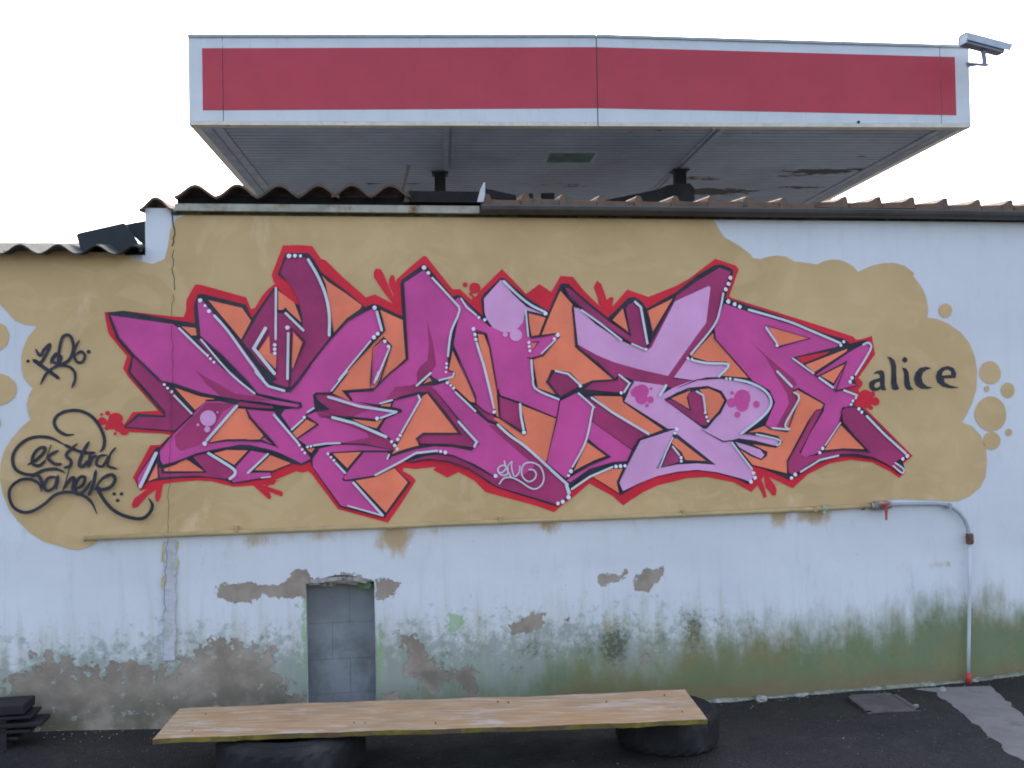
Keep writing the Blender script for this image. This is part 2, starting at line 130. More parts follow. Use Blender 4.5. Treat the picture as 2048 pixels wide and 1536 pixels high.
LINES=[
(11,[(-2007,2077),(-1966,1958),(-1892,1869),(-1774,1749),(-1758,1734)]),
(14,[(-1751,1738),(-1698,1721),(-1574,1674),(-1430,1647)]),
(8,[(-1378,1639),(-1274,1624),(-1170,1603),(-1086,1591),(-1073,1601),(-1078,1616),(-1154,1635),(-1295,1671)]),
(12,[(-1568,1965),(-1461,1859),(-1351,1743),(-1288,1670)]),
(10,[(-1184,2093),(-1152,2090),(-1144,2103),(-1059,2006)]),
(3,[(-1182,2199),(-1188,1957)]),
(8,[(-1227,1992),(-1290,1885),(-1193,1781),(-1190,1856)]),
(10,[(-1109,2002),(-1050,1933),(-1112,1779)]),
(12,[(-1114,2002),(-1125,1739),(-1132,1691)]),
(9,[(-1072,1754),(-916,1947),(-829,2040),(-692,2111)]),
(11,[(-914,2056),(-900,1975)]),
(13,[(-1293,1790),(-1226,1725),(-1137,1686),(-1127,1680),(-1084,1728),(-1020,1808)]),
(8,[(-669,2096),(-652,2055),(-638,1988),(-879,1736),(-913,1669)]),
(9,[(-700,1896),(-644,1950),(-606,1906),(-662,1733),(-684,1700)]),
(9,[(-700,1896),(-713,1730),(-717,1690)]),
(9,[(-1003,1659),(-926,1664),(-905,1652)]),
(9,[(-1000,1657),(-985,1624),(-933,1583),(-1012,1571)]),
(8,[(-981,1543),(-821,1540),(-682,1521),(-557,1565),(-616,1579)]),
(16,[(-1546,1639),(-1425,1647)]),
(10,[(-1706,1473),(-1783,1386),(-1779,1322),(-1755,1314),(-1698,1327),(-1592,1367),(-1447,1395),(-1350,1398),(-1253,1383),(-1136,1327)]),
(10,[(-1534,1422),(-1447,1434),(-1350,1433),(-1281,1421)]),
(10,[(-1348,1590),(-1329,1545),(-1223,1427),(-1189,1387)]),
(11,[(-1396,1604),(-1206,1588)]),
(6,[(-1228,1588),(-1170,1601)]),
(7,[(-1010,1388),(-962,1400),(-877,1403),(-748,1396),(-598,1361)]),
(9,[(-1026,1318),(-1016,1339),(-983,1376)]),
(16,[(-1609,1566),(-1706,1473)]),
(6,[(-1386,1606),(-1534,1427)]),
(7,[(-1091,1432),(-987,1503),(-1039,1544)]),
(8,[(-1119,1471),(-1055,1534)]),
(7,[(-1197,1558),(-1130,1476),(-1036,1356),(-1021,1339)]),
(9,[(-535,2234),(-532,2103),(-521,1836),(-613,1765),(-706,1676),(-857,1676),(-815,1621)]),
(8,[(-675,1600),(-605,1623),(-474,1648)]),
(11,[(-418,1668),(-335,1561),(-250,1441),(-445,1445),(-479,1420),(-466,1387)]),
(7,[(-466,1389),(-333,1384),(-194,1355),(-157,1387),(-269,1529),(-385,1678)]),
(5,[(-271,2138),(-246,2096),(-282,1972),(-310,1849),(-306,1771)]),
(9,[(-620,1332),(-492,1370),(-415,1381)]),
(10,[(-283,1916),(-169,1635),(-164,1599)]),
(8,[(-185,1600),(-154,1584),(-123,1557),(-66,1530)]),
(8,[(-157,1987),(-105,1966),(-86,1893),(-48,1659),(-43,1670),(-40,1519),(89,1428),(100,1438),(71,1590)]),
(7,[(-43,1641),(71,1598),(266,1513)]),
(7,[(286,1604),(266,1508),(203,1269)]),
(7,[(115,2084),(136,1943),(200,1950),(274,1963)]),
(8,[(113,1839),(134,1833),(198,1848),(285,1942)]),
(6,[(223,2047),(184,1958)]),
(6,[(135,1922),(178,1922),(135,1870)]),
(7,[(144,1823),(163,1671),(289,1622)]),
(8,[(299,2204),(367,2120)]),
(11,[(364,2115),(379,1894),(501,1798),(591,1712),(466,1706),(401,1667)]),
(10,[(255,1764),(216,1707),(284,1622),(391,1667)]),
(7,[(157,1672),(289,1612)]),
(7,[(288,1607),(385,1655)]),
(6,[(396,1650),(576,1528),(775,1410)]),
(6,[(462,1488),(675,1331)]),
(11,[(428,1394),(550,1300),(441,1258),(317,1188)]),
(5,[(469,1567),(434,1405),(339,1240)]),
(6,[(367,2115),(394,2104)]),
(12,[(316,2220),(347,2157),(431,2088)]),
(9,[(642,2103),(675,2119)]),
(11,[(653,2098),(682,1938)]),
(9,[(570,2040),(683,1960)]),
(12,[(776,2092),(803,1953),(779,1884)]),
(11,[(933,2145),(814,1964),(774,1884)]),
(8,[(761,2044),(785,1906)]),
(5,[(1212,2181),(1164,2009),(1152,1988),(1021,1834)]),
(6,[(1152,1972),(1151,1934),(1353,1706)]),
(5,[(1026,1823),(1109,1801),(1209,1794),(1234,1778),(1185,1725)]),
(11,[(422,1641),(605,1638),(638,1627),(688,1700),(656,1722)]),
(9,[(632,1596),(874,1437),(714,1388),(596,1159),(622,1105)]),
(3,[(925,1527),(1008,1536)]),
(7,[(861,1602),(995,1659),(1106,1668),(1183,1640),(1213,1591),(1175,1522),(1078,1433)]),
(9,[(866,1597),(1079,1446)]),
(7,[(1067,1433),(1188,1366),(1278,1372),(1494,1329),(1526,1355),(1496,1382),(1291,1404)]),
(6,[(809,1229),(923,1412)]),
(6,[(1235,1367),(1355,1211)]),
(6,[(939,1665),(1051,1706),(1190,1714),(1194,1716),(1317,1708),(1428,1659),(1472,1581),(1455,1516),(1392,1452),(1297,1401)]),
(12,[(874,1670),(834,1618)]),
(7,[(1475,1581),(1429,1452),(1459,1430),(1559,1413),(1626,1579),(1602,1633),(1627,1650),(1783,1561)]),
(7,[(1783,1561),(1763,1528)]),
(8,[(1725,1523),(1555,1247),(1559,1175)]),
(7,[(1151,1986),(1156,1927),(1354,1706)]),
(7,[(1448,2002),(1704,1926),(1514,1879),(1442,1996)]),
(7,[(1600,1822),(1724,1725),(1848,1633),(1916,1794),(1755,1721)]),
(7,[(1842,1626),(1970,1651)]),
(10,[(1884,1532),(1869,1460),(1882,1448),(2037,1288),(1885,1307),(1757,1292)]),
(8,[(1891,1541),(1967,1540)]),
(3,[(1869,1454),(1777,1313)]),
(7,[(1603,1156),(1718,1231),(1871,1272),(1998,1265),(2094,1239)]),
(6,[(-529,1296),(-417,1311),(-314,1293),(-211,1252),(-93,1174)]),
(5,[(-508,1329),(-390,1341),(-288,1323),(-185,1280),(-77,1215)]),
(7,[(332,1135),(451,1215),(571,1260),(647,1268)]),
]
SHINES=[
(12,[(-1671,2006),(-1543,1875)]),
(10,[(-1564,1948),(-1457,1814),(-1390,1743),(-1303,1670)]),
(14,[(-1497,2069),(-1430,1989),(-1335,1848),(-1258,1738)]),
(14,[(-1296,1780),(-1234,1706),(-1155,1681)]),
(12,[(-1189,2209),(-1194,1947)]),
(18,[(-1244,2003),(-1304,1900),(-1203,1771)]),
(14,[(-1130,1976),(-1137,1742)]),
(14,[(-1142,2080),(-1054,1991)]),
(16,[(-1024,2356),(-976,2270),(-937,2168),(-921,2066),(-923,1965)]),
(15,[(-677,2085),(-653,1988)]),
(9,[(-712,1932),(-879,1733)]),
(9,[(-834,1779),(-915,1677)]),
(10,[(-614,1896),(-685,1730)]),
(11,[(-673,1771),(-695,1717)]),
(12,[(-401,1762),(-476,1697)]),
(12,[(-385,2262),(-320,2190),(-269,2133),(-246,2102),(-255,2060),(-292,1973),(-310,1849)]),
(10,[(-358,1723),(-286,1740),(-278,1761)]),
(10,[(-235,2153),(-207,2107),(-156,2065)]),
(14,[(-156,1917),(-119,1790),(-80,1618)]),
(11,[(-104,1723),(-71,1572)]),
(14,[(-6,2244),(66,2173),(139,2116),(213,2079)]),
(10,[(109,2087),(120,1951)]),
(12,[(134,1823),(140,1734),(157,1669),(278,1612)]),
(9,[(268,1931),(190,1859)]),
(11,[(-272,1658),(-170,1558)]),
(15,[(-51,1483),(11,1425),(104,1355),(317,1157)]),
(18,[(312,1151),(324,1109)]),
(14,[(-259,1503),(-165,1395),(-178,1372)]),
(14,[(-932,1645),(-772,1593),(-584,1561)]),
(11,[(-584,1560),(-666,1531)]),
(16,[(-912,1539),(-800,1507),(-640,1433)]),
(11,[(-1009,1397),(-946,1405),(-877,1406)]),
(11,[(-468,1645),(-458,1623),(-559,1453)]),
(12,[(-1207,1558),(-1088,1411)]),
(11,[(-1063,1531),(-1119,1481)]),
(11,[(-1039,1569),(-1007,1589)]),
(12,[(-1241,1358),(-1341,1265)]),
(11,[(-899,1304),(-852,1251)]),
(13,[(-810,1199),(-663,1026)]),
(9,[(-839,1081),(-663,1024)]),
(12,[(-697,1236),(-588,1290),(-490,1342),(-467,1346),(-375,1354)]),
(11,[(-625,1340),(-634,1319)]),
(15,[(-1392,1607),(-1541,1436)]),
(15,[(-1534,1370),(-1419,1292),(-1405,1262),(-1430,1238)]),
(10,[(-1699,1666),(-1614,1573)]),
(10,[(-667,1607),(-605,1623)]),
(7,[(-1230,1242),(-1274,1238)]),
(18,[(-1790,1376),(-1868,1211)]),
(14,[(69,1590),(73,1522),(85,1457)]),
(11,[(387,1642),(464,1572),(461,1551),(428,1405),(389,1322),(345,1250)]),
(14,[(459,1617),(576,1533),(769,1416)]),
(11,[(228,1235),(311,1159)]),
(17,[(311,1157),(326,1114)]),
(12,[(340,1132),(440,1195),(565,1244)]),
(12,[(264,1764),(333,1747),(396,1688)]),
(12,[(613,1738),(669,1692),(638,1645)]),
(16,[(871,1676),(837,1623)]),
(12,[(412,2088),(510,2019),(628,1926)]),
(11,[(687,1904),(763,1871)]),
(14,[(708,2132),(740,2103),(772,1906)]),
(12,[(1207,2176),(1188,2095),(1149,1999),(1015,1845)]),
(14,[(1031,1810),(1109,1795),(1209,1791),(1225,1775),(1171,1722)]),
(15,[(1261,1704),(1347,1685),(1427,1644),(1463,1599),(1462,1552),(1411,1493),(1291,1407)]),
(9,[(903,1394),(866,1321),(826,1232)]),
(11,[(1238,1358),(1349,1211)]),
(10,[(1378,1401),(1495,1373),(1517,1354),(1495,1337)]),
(14,[(1507,1744),(1590,1660)]),
(11,[(1602,1627),(1629,1591),(1547,1455),(1565,1425),(1472,1433)]),
(14,[(1351,2086),(1574,2022),(1698,1973),(1880,1897)]),
(13,[(1448,1987),(1508,1900)]),
(11,[(1600,1815),(1718,1731)]),
(14,[(1752,1706),(1830,1651)]),
(13,[(2015,1887),(2047,1898),(2057,1859),(1965,1721)]),
(13,[(1896,1634),(1969,1606),(1962,1588)]),
(9,[(1869,1454),(1777,1331)]),
(15,[(2027,1487),(2130,1383),(2253,1274)]),
(11,[(1629,1188),(1744,1251),(1852,1272)]),
(10,[(2190,1223),(2238,1187),(2227,1166),(2177,1206)]),
(12,[(1044,1641),(1080,1620),(1091,1529)]),
(11,[(902,1344),(937,1300)]),
]
DOTS=[(-1566,2147,11),(-1542,2120,7),(-1523,2092,10),(-1533,1867,7),(-1519,1850,7),(-1502,1832,7),(-1199,1917,9),(-1199,1895,9),(-1199,1874,9),(-1134,2005,11),(-1121,2375,12),(-1091,2376,10),(-1063,2375,8),(-688,2106,11),(-674,1970,10),(-694,1952,11),(-638,1930,9),(-619,1903,9),(-428,2316,12),(-406,2288,10),(-143,2052,8),(-112,2039,9),(-173,1991,10),(-165,1962,9),(-161,1936,9),(122,1917,8),(124,1896,8),(127,1873,8),(279,1956,11),(260,1936,8),(215,2071,11),(-318,1810,7),(-319,1790,7),(-322,1766,6),(-315,1710,9),(-298,1696,7),(-283,1681,8),(-70,1551,9),(87,1440,11),(397,1682,9),(-357,1350,8),(-332,1344,10),(-69,1214,10),(-611,1407,8),(-595,1387,9),(-582,1368,8),(-566,1439,8),(-579,1418,9),(321,1089,12),(289,1066,11),(263,1058,10),(337,1227,11),(323,1204,8),(584,1246,10),(609,1247,10),(634,1248,9),(621,1641,9),(926,1439,10),(915,1418,8),(947,1284,9),(948,1265,8),(1089,1525,7),(1096,1502,8),(1104,1480,8),(1249,2262,11),(1237,2229,11),(1221,2199,11),(1234,2132,12),(1270,2117,11),(1299,2103,11),(998,1823,8),(1020,1817,8),(1213,1709,7),(1235,1708,8),(1900,1905,9),(1882,1886,9),(1509,1888,9),(1944,1702,10),(1932,1681,10),(1946,1574,8),(1935,1554,8),(1980,1529,10),(1997,1511,9),(2262,1259,11),(2235,1244,10),(1761,1314,10),(1743,1291,9),(1597,1174,11),(1575,1156,10),(1356,1189,10),(1364,1163,11),(1341,1143,11),(-1055,1542,8),(-1082,1400,7),(-1068,1377,7),(-1055,1360,7),(-938,1352,7),(-923,1334,7),(-908,1318,7),(-1041,1390,7),(-1024,1393,7),(-684,1529,10),(-1746,1722,7),(-1730,1704,7),(-1711,1685,8),(-1552,1419,11),(763,1874,8)]
SIGNATURE=[(7,[(-55,1248),(-51,1232),(-32,1232),(-13,1252),(-19,1266),(-39,1266),(-56,1250),(-51,1229),(-30,1216),(-6,1223),(-3,1254)]),(8,[(-21,1290),(-13,1259),(4,1223),(14,1204)]),(6,[(19,1287),(5,1275),(-11,1249)]),(7,[(19,1287),(17,1253),(28,1214),(41,1211),(57,1232),(61,1263)]),(8,[(-49,1172),(-30,1197),(-4,1205),(27,1199),(64,1180),(111,1147),(147,1140),(180,1166),(188,1207),(171,1255),(129,1279),(89,1275),(70,1247),(75,1205),(106,1179),(138,1193),(147,1219),(133,1240),(110,1242)])]
TAG_TOP=[(9,[(-2364,1908),(-2342,1876),(-2322,1907),(-2297,1930),(-2304,1900),(-2340,1840),(-2364,1856)]),(11,[(-2377,1856),(-2322,1814),(-2252,1759)]),(9,[(-2294,1836),(-2269,1877),(-2244,1869),(-2255,1836),(-2287,1851),(-2262,1884),(-2248,1832)]),(9,[(-2262,1828),(-2251,1903),(-2236,1963),(-2214,1978),(-2193,1963),(-2183,1910),(-2201,1857),(-2237,1832),(-2258,1836)]),(8,[(-2341,1732),(-2308,1791),(-2258,1824),(-2209,1820),(-2180,1793),(-2177,1752),(-2193,1711)]),(8,[(-2154,1951),(-2176,1910),(-2180,1872),(-2166,1842),(-2141,1842),(-2128,1872),(-2147,1894),(-2173,1876)])]
TAG_LOW=[(10,[(-2187,1480),(-2226,1479),(-2265,1506),(-2279,1544),(-2261,1577),(-2218,1597),(-2161,1598),(-2104,1571),(-2062,1517),(-2041,1456),(-2045,1411),(-2063,1389)]),(10,[(-2234,1431),(-2290,1462),(-2347,1472),(-2403,1461),(-2453,1421),(-2475,1370),(-2464,1318),(-2426,1291),(-2376,1285),(-2327,1306),(-2270,1309),(-2228,1289)]),(10,[(-2234,1431),(-2184,1404),(-2134,1387),(-2084,1386)]),(10,[(-2404,1335),(-2362,1359),(-2326,1396),(-2326,1418),(-2354,1411),(-2379,1375),(-2379,1338),(-2348,1329),(-2319,1358)]),(10,[(-2294,1429),(-2327,1336)]),(10,[(-2259,1402),(-2298,1380),(-2305,1362),(-2277,1335),(-2242,1334)]),(10,[(-2170,1433),(-2213,1393),(-2220,1371),(-2199,1348),(-2206,1322),(-2235,1315)]),(11,[(-2112,1442),(-2141,1391),(-2160,1332),(-2142,1320),(-2113,1353)]),(10,[(-2106,1387),(-2114,1323),(-2099,1360),(-2074,1371)]),(9,[(-2027,1373),(-2063,1367),(-2078,1330),(-2049,1318),(-2016,1366),(-2024,1321),(-1977,1302)]),(7,[(-1984,1410),(-2009,1380),(-2017,1351)]),(10,[(-2384,1274),(-2362,1285),(-2341,1262),(-2328,1210)]),(10,[(-2267,1271),(-2306,1265),(-2324,1224),(-2307,1203),(-2275,1223),(-2260,1271),(-2268,1208)]),(13,[(-2199,1333),(-2236,1199)]),(11,[(-2236,1207),(-2200,1258),(-2182,1258),(-2193,1198)]),(10,[(-2186,1205),(-2143,1226),(-2132,1264),(-2157,1264),(-2179,1220),(-2165,1182),(-2129,1204),(-2100,1248)]),(11,[(-2078,1300),(-2093,1225),(-2115,1173)]),(11,[(-2086,1202),(-2050,1254),(-2006,1275),(-1987,1252),(-2007,1215),(-2050,1201),(-2072,1209),(-2029,1133),(-1980,1086),(-1915,1058),(-1857,1052),(-1821,1081),(-1809,1118),(-1827,1153)]),(10,[(-2335,1202),(-2349,1240),(-2384,1262),(-2433,1261),(-2475,1229),(-2486,1185),(-2469,1132),(-2427,1103),(-2378,1106),(-2321,1139),(-2271,1182),(-2215,1195),(-2151,1182),(-2101,1143),(-2074,1082)])]
TAG_TOP_DOTS=[(-2400,1849,8),(-2112,1893,10)]
TAG_LOW_DOTS=[(-1997,1177,9),(-1962,1176,9),(-1981,1144,9)]
NAME_DOTS=[(2272,1801,15)]
PEEL=[[(-1519,694),(-1340,696),(-1191,680),(-1140,734),(-1109,756),(-1059,751),(-1034,704),(-1045,614),(-1141,611),(-1266,637),(-1342,600),(-1416,598),(-1490,634)],[(-713,690),(-643,687),(-566,668),(-605,638),(-606,597),(-670,589),(-709,599)],[(-1052,692),(-963,711),(-886,726),(-797,714),(-703,669),(-703,643),(-1052,663)],[(-2776,205),(-2546,216),(-2405,343),(-2323,376),(-2217,345),(-2123,290),(-1955,318),(-1835,317),(-1739,281),(-1591,394),(-1468,398),(-1344,404),(-1232,360),(-1226,278),(-1172,173),(-1098,92),(-1101,-112),(-2778,-50)],[(-603,405),(-526,406),(-454,314),(-377,218),(-286,187),(-206,222),(-156,83),(-235,77),(-313,144),(-405,92),(-470,145),(-523,71),(-488,159),(-565,203),(-553,319)],[(-8,422),(64,445),(132,481),(200,481),(180,426),(125,368),(9,368)],[(273,469),(305,460),(299,433)],[(478,612),(495,659),(586,666),(645,688),(652,650),(599,612),(538,620),(502,595)],[(672,652),(725,684),(851,682),(847,641),(779,598),(764,551),(687,576),(677,616)],[(687,194),(730,235),(768,209),(742,162)],[(-691,107),(-600,101),(-589,10),(-692,16)]]
ALGAE=[[(-692,-10),(-483,112),(-327,67),(-88,131),(98,94),(235,211),(372,270),(564,233),(757,201),(898,282),(998,340),(1096,299),(1325,342),(1615,342),(1909,355),(2147,365),(2329,404),(2512,438),(2967,383),(3769,366),(3741,-488),(-695,-190)]]
MOULD=[(0.57,0.286,0.083,0.094,1.1),(0.413,0.273,0.06,0.068,0.6),(0.142,0.287,0.108,0.075,0.65),(0.998,0.34,0.056,0.127,0.9),(1.155,0.391,0.04,0.085,0.45),(1.326,0.356,0.029,0.072,0.4),(-0.35,0.269,0.118,0.079,0.45),(0.006,0.184,0.067,0.037,0.5),(0.842,0.285,0.084,0.084,0.3),(-1.741,0.081,0.039,0.097,0.5),(-0.192,0.3,0.106,0.106,0.35),(-1.738,0.306,0.024,0.146,0.4),(0.617,0.163,0.055,0.041,0.5),(-1.395,0.262,0.149,0.149,0.3),(2.172,0.174,0.06,0.15,0.3),(2.447,0.314,0.182,0.043,0.35),(2.631,0.32,0.061,0.123,0.3),(-2.383,0.17,0.211,0.047,0.4),(-0.791,0.254,0.015,0.154,0.2)]
RUST=[(-0.601,0.914,0.088,0.083,1.3),(0.222,0.947,0.081,0.054,1.1),(1.513,0.957,0.075,0.064,1.2),(1.703,0.951,0.088,0.053,1.2),(-1.288,0.924,0.1,0.04,0.8),(-0.985,0.928,0.152,0.036,0.7),(-0.832,0.928,0.128,0.026,0.4),(2.457,0.638,0.183,0.024,0.6),(0.566,0.367,0.083,0.083,0.6),(1.012,0.331,0.028,0.085,0.7),(2.196,-0.036,0.749,0.042,0.6),(2.171,0.147,0.06,0.15,0.5),(-0.181,0.93,1.062,0.021,0.35),(2.611,0.688,0.061,0.123,0.3)]
LIME=[(-0.295,0.449,0.058,0.058,1.0),(-0.747,0.645,0.046,0.015,1.2),(-1.061,0.602,0.015,0.076,0.8),(-1.072,0.346,0.018,0.277,0.8),(-0.688,0.274,0.018,0.232,0.9),(-1.104,0.566,0.035,0.04,0.5),(0.595,0.419,0.097,0.061,0.5)]
NAME=[[(2080,1723),(2099,1740),(2128,1745),(2143,1736),(2148,1713),(2147,1659),(2155,1633),(2130,1630),(2123,1639),(2103,1629),(2077,1627),(2058,1640),(2052,1662),(2059,1682),(2084,1693),(2119,1700),(2119,1716),(2109,1727)],[(2164,1822),(2190,1815),(2210,1797),(2219,1767),(2218,1727),(2219,1672),(2234,1636),(2209,1630),(2191,1638),(2185,1668),(2189,1727),(2188,1767),(2181,1797)],[(2254,1759),(2279,1752),(2292,1731),(2296,1686),(2303,1651),(2321,1632),(2294,1629),(2275,1637),(2265,1662),(2265,1726)],[(2431,1751),(2399,1761),(2361,1754),(2334,1727),(2323,1691),(2335,1657),(2363,1638),(2406,1634),(2438,1642),(2401,1650),(2377,1670),(2369,1700),(2379,1728),(2402,1743)],[(2598,1639),(2546,1636),(2498,1646),(2466,1672),(2457,1704),(2467,1734),(2495,1756),(2533,1763),(2567,1751),(2582,1722),(2578,1695),(2504,1693),(2510,1670),(2541,1653)]]
NAME_HOLES=[[(2083,1662),(2094,1674),(2116,1679),(2116,1654),(2096,1644),(2086,1648)],[(2496,1708),(2494,1723),(2510,1737),(2531,1741),(2548,1730),(2549,1712)]]
BASE=[(-2.64,0.004),(-2.548,0.008),(-1.839,-0.018),(-0.846,-0.02),(0.0,0.0),(1.089,-0.045),(1.489,-0.044),(1.899,-0.032),(2.591,-0.022),(2.956,0.005)]

# ---------------------------------------------------------------- node helpers
class NB:
    def __init__(s,name):
        s.m=bpy.data.materials.new(name); s.m.use_nodes=True; s.t=s.m.node_tree
        s.p=s.t.nodes['Principled BSDF']; s.p.inputs['Specular IOR Level'].default_value=.3
        s.tc=s.n('ShaderNodeTexCoord')
    def n(s,k,**a):
        o=s.t.nodes.new(k)
        for q,v in a.items(): setattr(o,q,v)
        return o
    def l(s,a,b): s.t.links.new(a,b)
    def put(s,sock,v):
        if isinstance(v,bpy.types.NodeSocket): s.l(v,sock)
        elif isinstance(v,tuple) and sock.type=='RGBA': sock.default_value=v+(1,) if len(v)==3 else v
        else: sock.default_value=v
    def math(s,op,a,b=0.0,clamp=False):
        o=s.n('ShaderNodeMath',operation=op,use_clamp=clamp); s.put(o.inputs[0],a); s.put(o.inputs[1],b); return o.outputs[0]
    def vec(s,scale=(1,1,1),rnd=False):
        mp=s.n('ShaderNodeMapping'); s.l(s.tc.outputs['Object'],mp.inputs[0]); mp.inputs['Scale'].default_value=scale
        if rnd:
            oi=s.n('ShaderNodeObjectInfo'); c=s.n('ShaderNodeCombineXYZ'); r=s.math('MULTIPLY',oi.outputs['Random'],37.0)
            s.l(r,c.inputs[0]); s.l(r,c.inputs[1]); s.l(c.outputs[0],mp.inputs['Location'])
        return mp.outputs[0]
    def noise(s,scale,detail=5,rough=.55,vec=None,dist=0):
        o=s.n('ShaderNodeTexNoise'); o.inputs['Scale'].default_value=scale; o.inputs['Detail'].default_value=detail
        o.inputs['Roughness'].default_value=rough; o.inputs['Distortion'].default_value=dist
        s.l(vec if vec else s.tc.outputs['Object'],o.inputs['Vector']); return o.outputs['Fac']
    def ramp(s,f,lo,hi,a=0.0,b=1.0):
        o=s.n('ShaderNodeMapRange'); o.interpolation_type='SMOOTHSTEP'
        s.put(o.inputs[0],f); 
        for i,v in enumerate((lo,hi,a,b)): o.inputs[i+1].default_value=v
        return o.outputs[0]
    def mix(s,f,a,b,mode='MIX'):
        o=s.n('ShaderNodeMix',data_type='RGBA',blend_type=mode); s.put(o.inputs[0],f); s.put(o.inputs[6],a); s.put(o.inputs[7],b); return o.outputs[2]
    def attr(s,name):
        o=s.n('ShaderNodeAttribute'); o.attribute_name=name; return o.outputs['Fac']
    def bump(s,h,strength=.3,dist=.005):
        o=s.n('ShaderNodeBump'); o.inputs['Strength'].default_value=strength; o.inputs['Distance'].default_value=dist; s.l(h,o.inputs['Height']); s.l(o.outputs[0],s.p.inputs['Normal'])
    def done(s,col,rough=.8,metal=0.0):
        s.put(s.p.inputs['Base Color'],col); s.put(s.p.inputs['Roughness'],rough); s.p.inputs['Metallic'].default_value=metal; return s.m
def simple(name,col,rough=.8,var=.1,scale=4,bump=.2,bscale=120,bd=.002,dirt=None,dscale=3,dlo=.5,dhi=.7,metal=0.0,rnd=True,stretch=(1,1,1),spec=.3):
    b=NB(name); v=b.vec(stretch,rnd); b.p.inputs['Specular IOR Level'].default_value=spec
    n=b.noise(scale,6,.6,v); f=b.ramp(n,.3,.7)
    c=b.mix(f,tuple(x*(1-var) for x in col),tuple(min(1,x*(1+var)) for x in col))
    if dirt: c=b.mix(b.ramp(b.noise(dscale,8,.65,v),dlo,dhi),c,dirt)
    b.bump(b.noise(bscale,4,.6,v),bump,bd)
    return b.done(c,rough,metal)
# ---------------------------------------------------------------- mesh helpers
def mesh_obj(name,verts,faces,mat,parent=None,smooth=False):
    me=bpy.data.meshes.new(name); me.from_pydata([tuple(v) for v in verts],[],faces); me.update()
    if smooth:
        for p in me.polygons: p.use_smooth=True
    me.materials.append(mat); o=bpy.data.objects.new(name,me); COL.objects.link(o)
    if parent: o.parent=parent
    return o
class MB:
    def __init__(s): s.v=[]; s.f=[]
    def add(s,v,f):
        b=len(s.v); s.v+=v; s.f+=[tuple(i+b for i in q) for q in f]; return s
    def box(s,x0,x1,y0,y1,z0,z1,bev=0):
        v=[(x,y,z) for x in(x0,x1) for y in(y0,y1) for z in(z0,z1)]
        return s.add(v,[(0,1,3,2),(4,6,7,5),(0,4,5,1),(2,3,7,6),(0,2,6,4),(1,5,7,3)])
    def prism(s,poly,y0,y1):            # polygon in x,z extruded along y
        n=len(poly); v=[(x,y0,z) for x,z in poly]+[(x,y1,z) for x,z in poly]
        return s.add(v,[tuple(range(n)),tuple(reversed(range(n,2*n)))]+[(i,i+n,(i+1)%n+n,(i+1)%n) for i in range(n)])
    def slab(s,poly,z0,z1):             # polygon in x,y extruded along z
        n=len(poly); v=[(x,y,z0) for x,y in poly]+[(x,y,z1) for x,y in poly]
        return s.add(v,[tuple(range(n)),tuple(reversed(range(n,2*n)))]+[(i,i+n,(i+1)%n+n,(i+1)%n) for i in range(n)])
    def tube(s,pts,r,seg=12,cap=True):
        pts=[Vector(p) for p in pts]; n=len(pts); rs=r if isinstance(r,(list,tuple)) else [r]*n; vs=[]
        prev=None
        for i,p in enumerate(pts):
            t=(pts[min(i+1,n-1)]-pts[max(i-1,0)]).normalized()
            if prev is None: a=t.orthogonal().normalized()
            else: a=(prev-t*prev.dot(t)).normalized()
            prev=a; b=t.cross(a)
            for k in range(seg):
                an=2*math.pi*k/seg; vs.append(tuple(p+a*math.cos(an)*rs[i]+b*math.sin(an)*rs[i]))
        fs=[(i*seg+k,i*seg+(k+1)%seg,(i+1)*seg+(k+1)%seg,(i+1)*seg+k) for i in range(n-1) for k in range(seg)]
        if cap: fs+=[tuple(reversed(range(seg))),tuple(range((n-1)*seg,n*seg))]
        return s.add(vs,fs)
    def build(s,name,mat,parent=None,smooth=False,bevel=0):
        o=mesh_obj(name,s.v,s.f,mat,parent,smooth)
        bm=bmesh.new(); bm.from_mesh(o.data); bmesh.ops.recalc_face_normals(bm,faces=bm.faces)
        if bevel: bmesh.ops.bevel(bm,geom=bm.edges[:],offset=bevel,segments=2,profile=.6,affect='EDGES')
        bm.to_mesh(o.data); bm.free(); return o
def root(name,label,cat,loc=(0,0,0),rz=0,group=None):
    o=bpy.data.objects.new(name,None); COL.objects.link(o); o.location=loc; o.rotation_euler=(0,0,rz)
    o['label']=label; o['category']=cat
    if group: o['group']=group
    return o
def tag(o,label,cat,group=None):
    o['label']=label; o['category']=cat
    if group: o['group']=group
    return o
def circle_pts(x,z,r,n=20,wob=.05):
    a=random.random()*6; 
    return [(x+r*(1+wob*math.sin(3*t+a))*math.cos(t),z+r*(1+wob*math.sin(2*t+a))*math.sin(t)) for t in [2*math.pi*k/n for k in range(n)]]

WALL_LOC=(-0.0305,5.2966,0); WALL_RZ=rad(8.2)
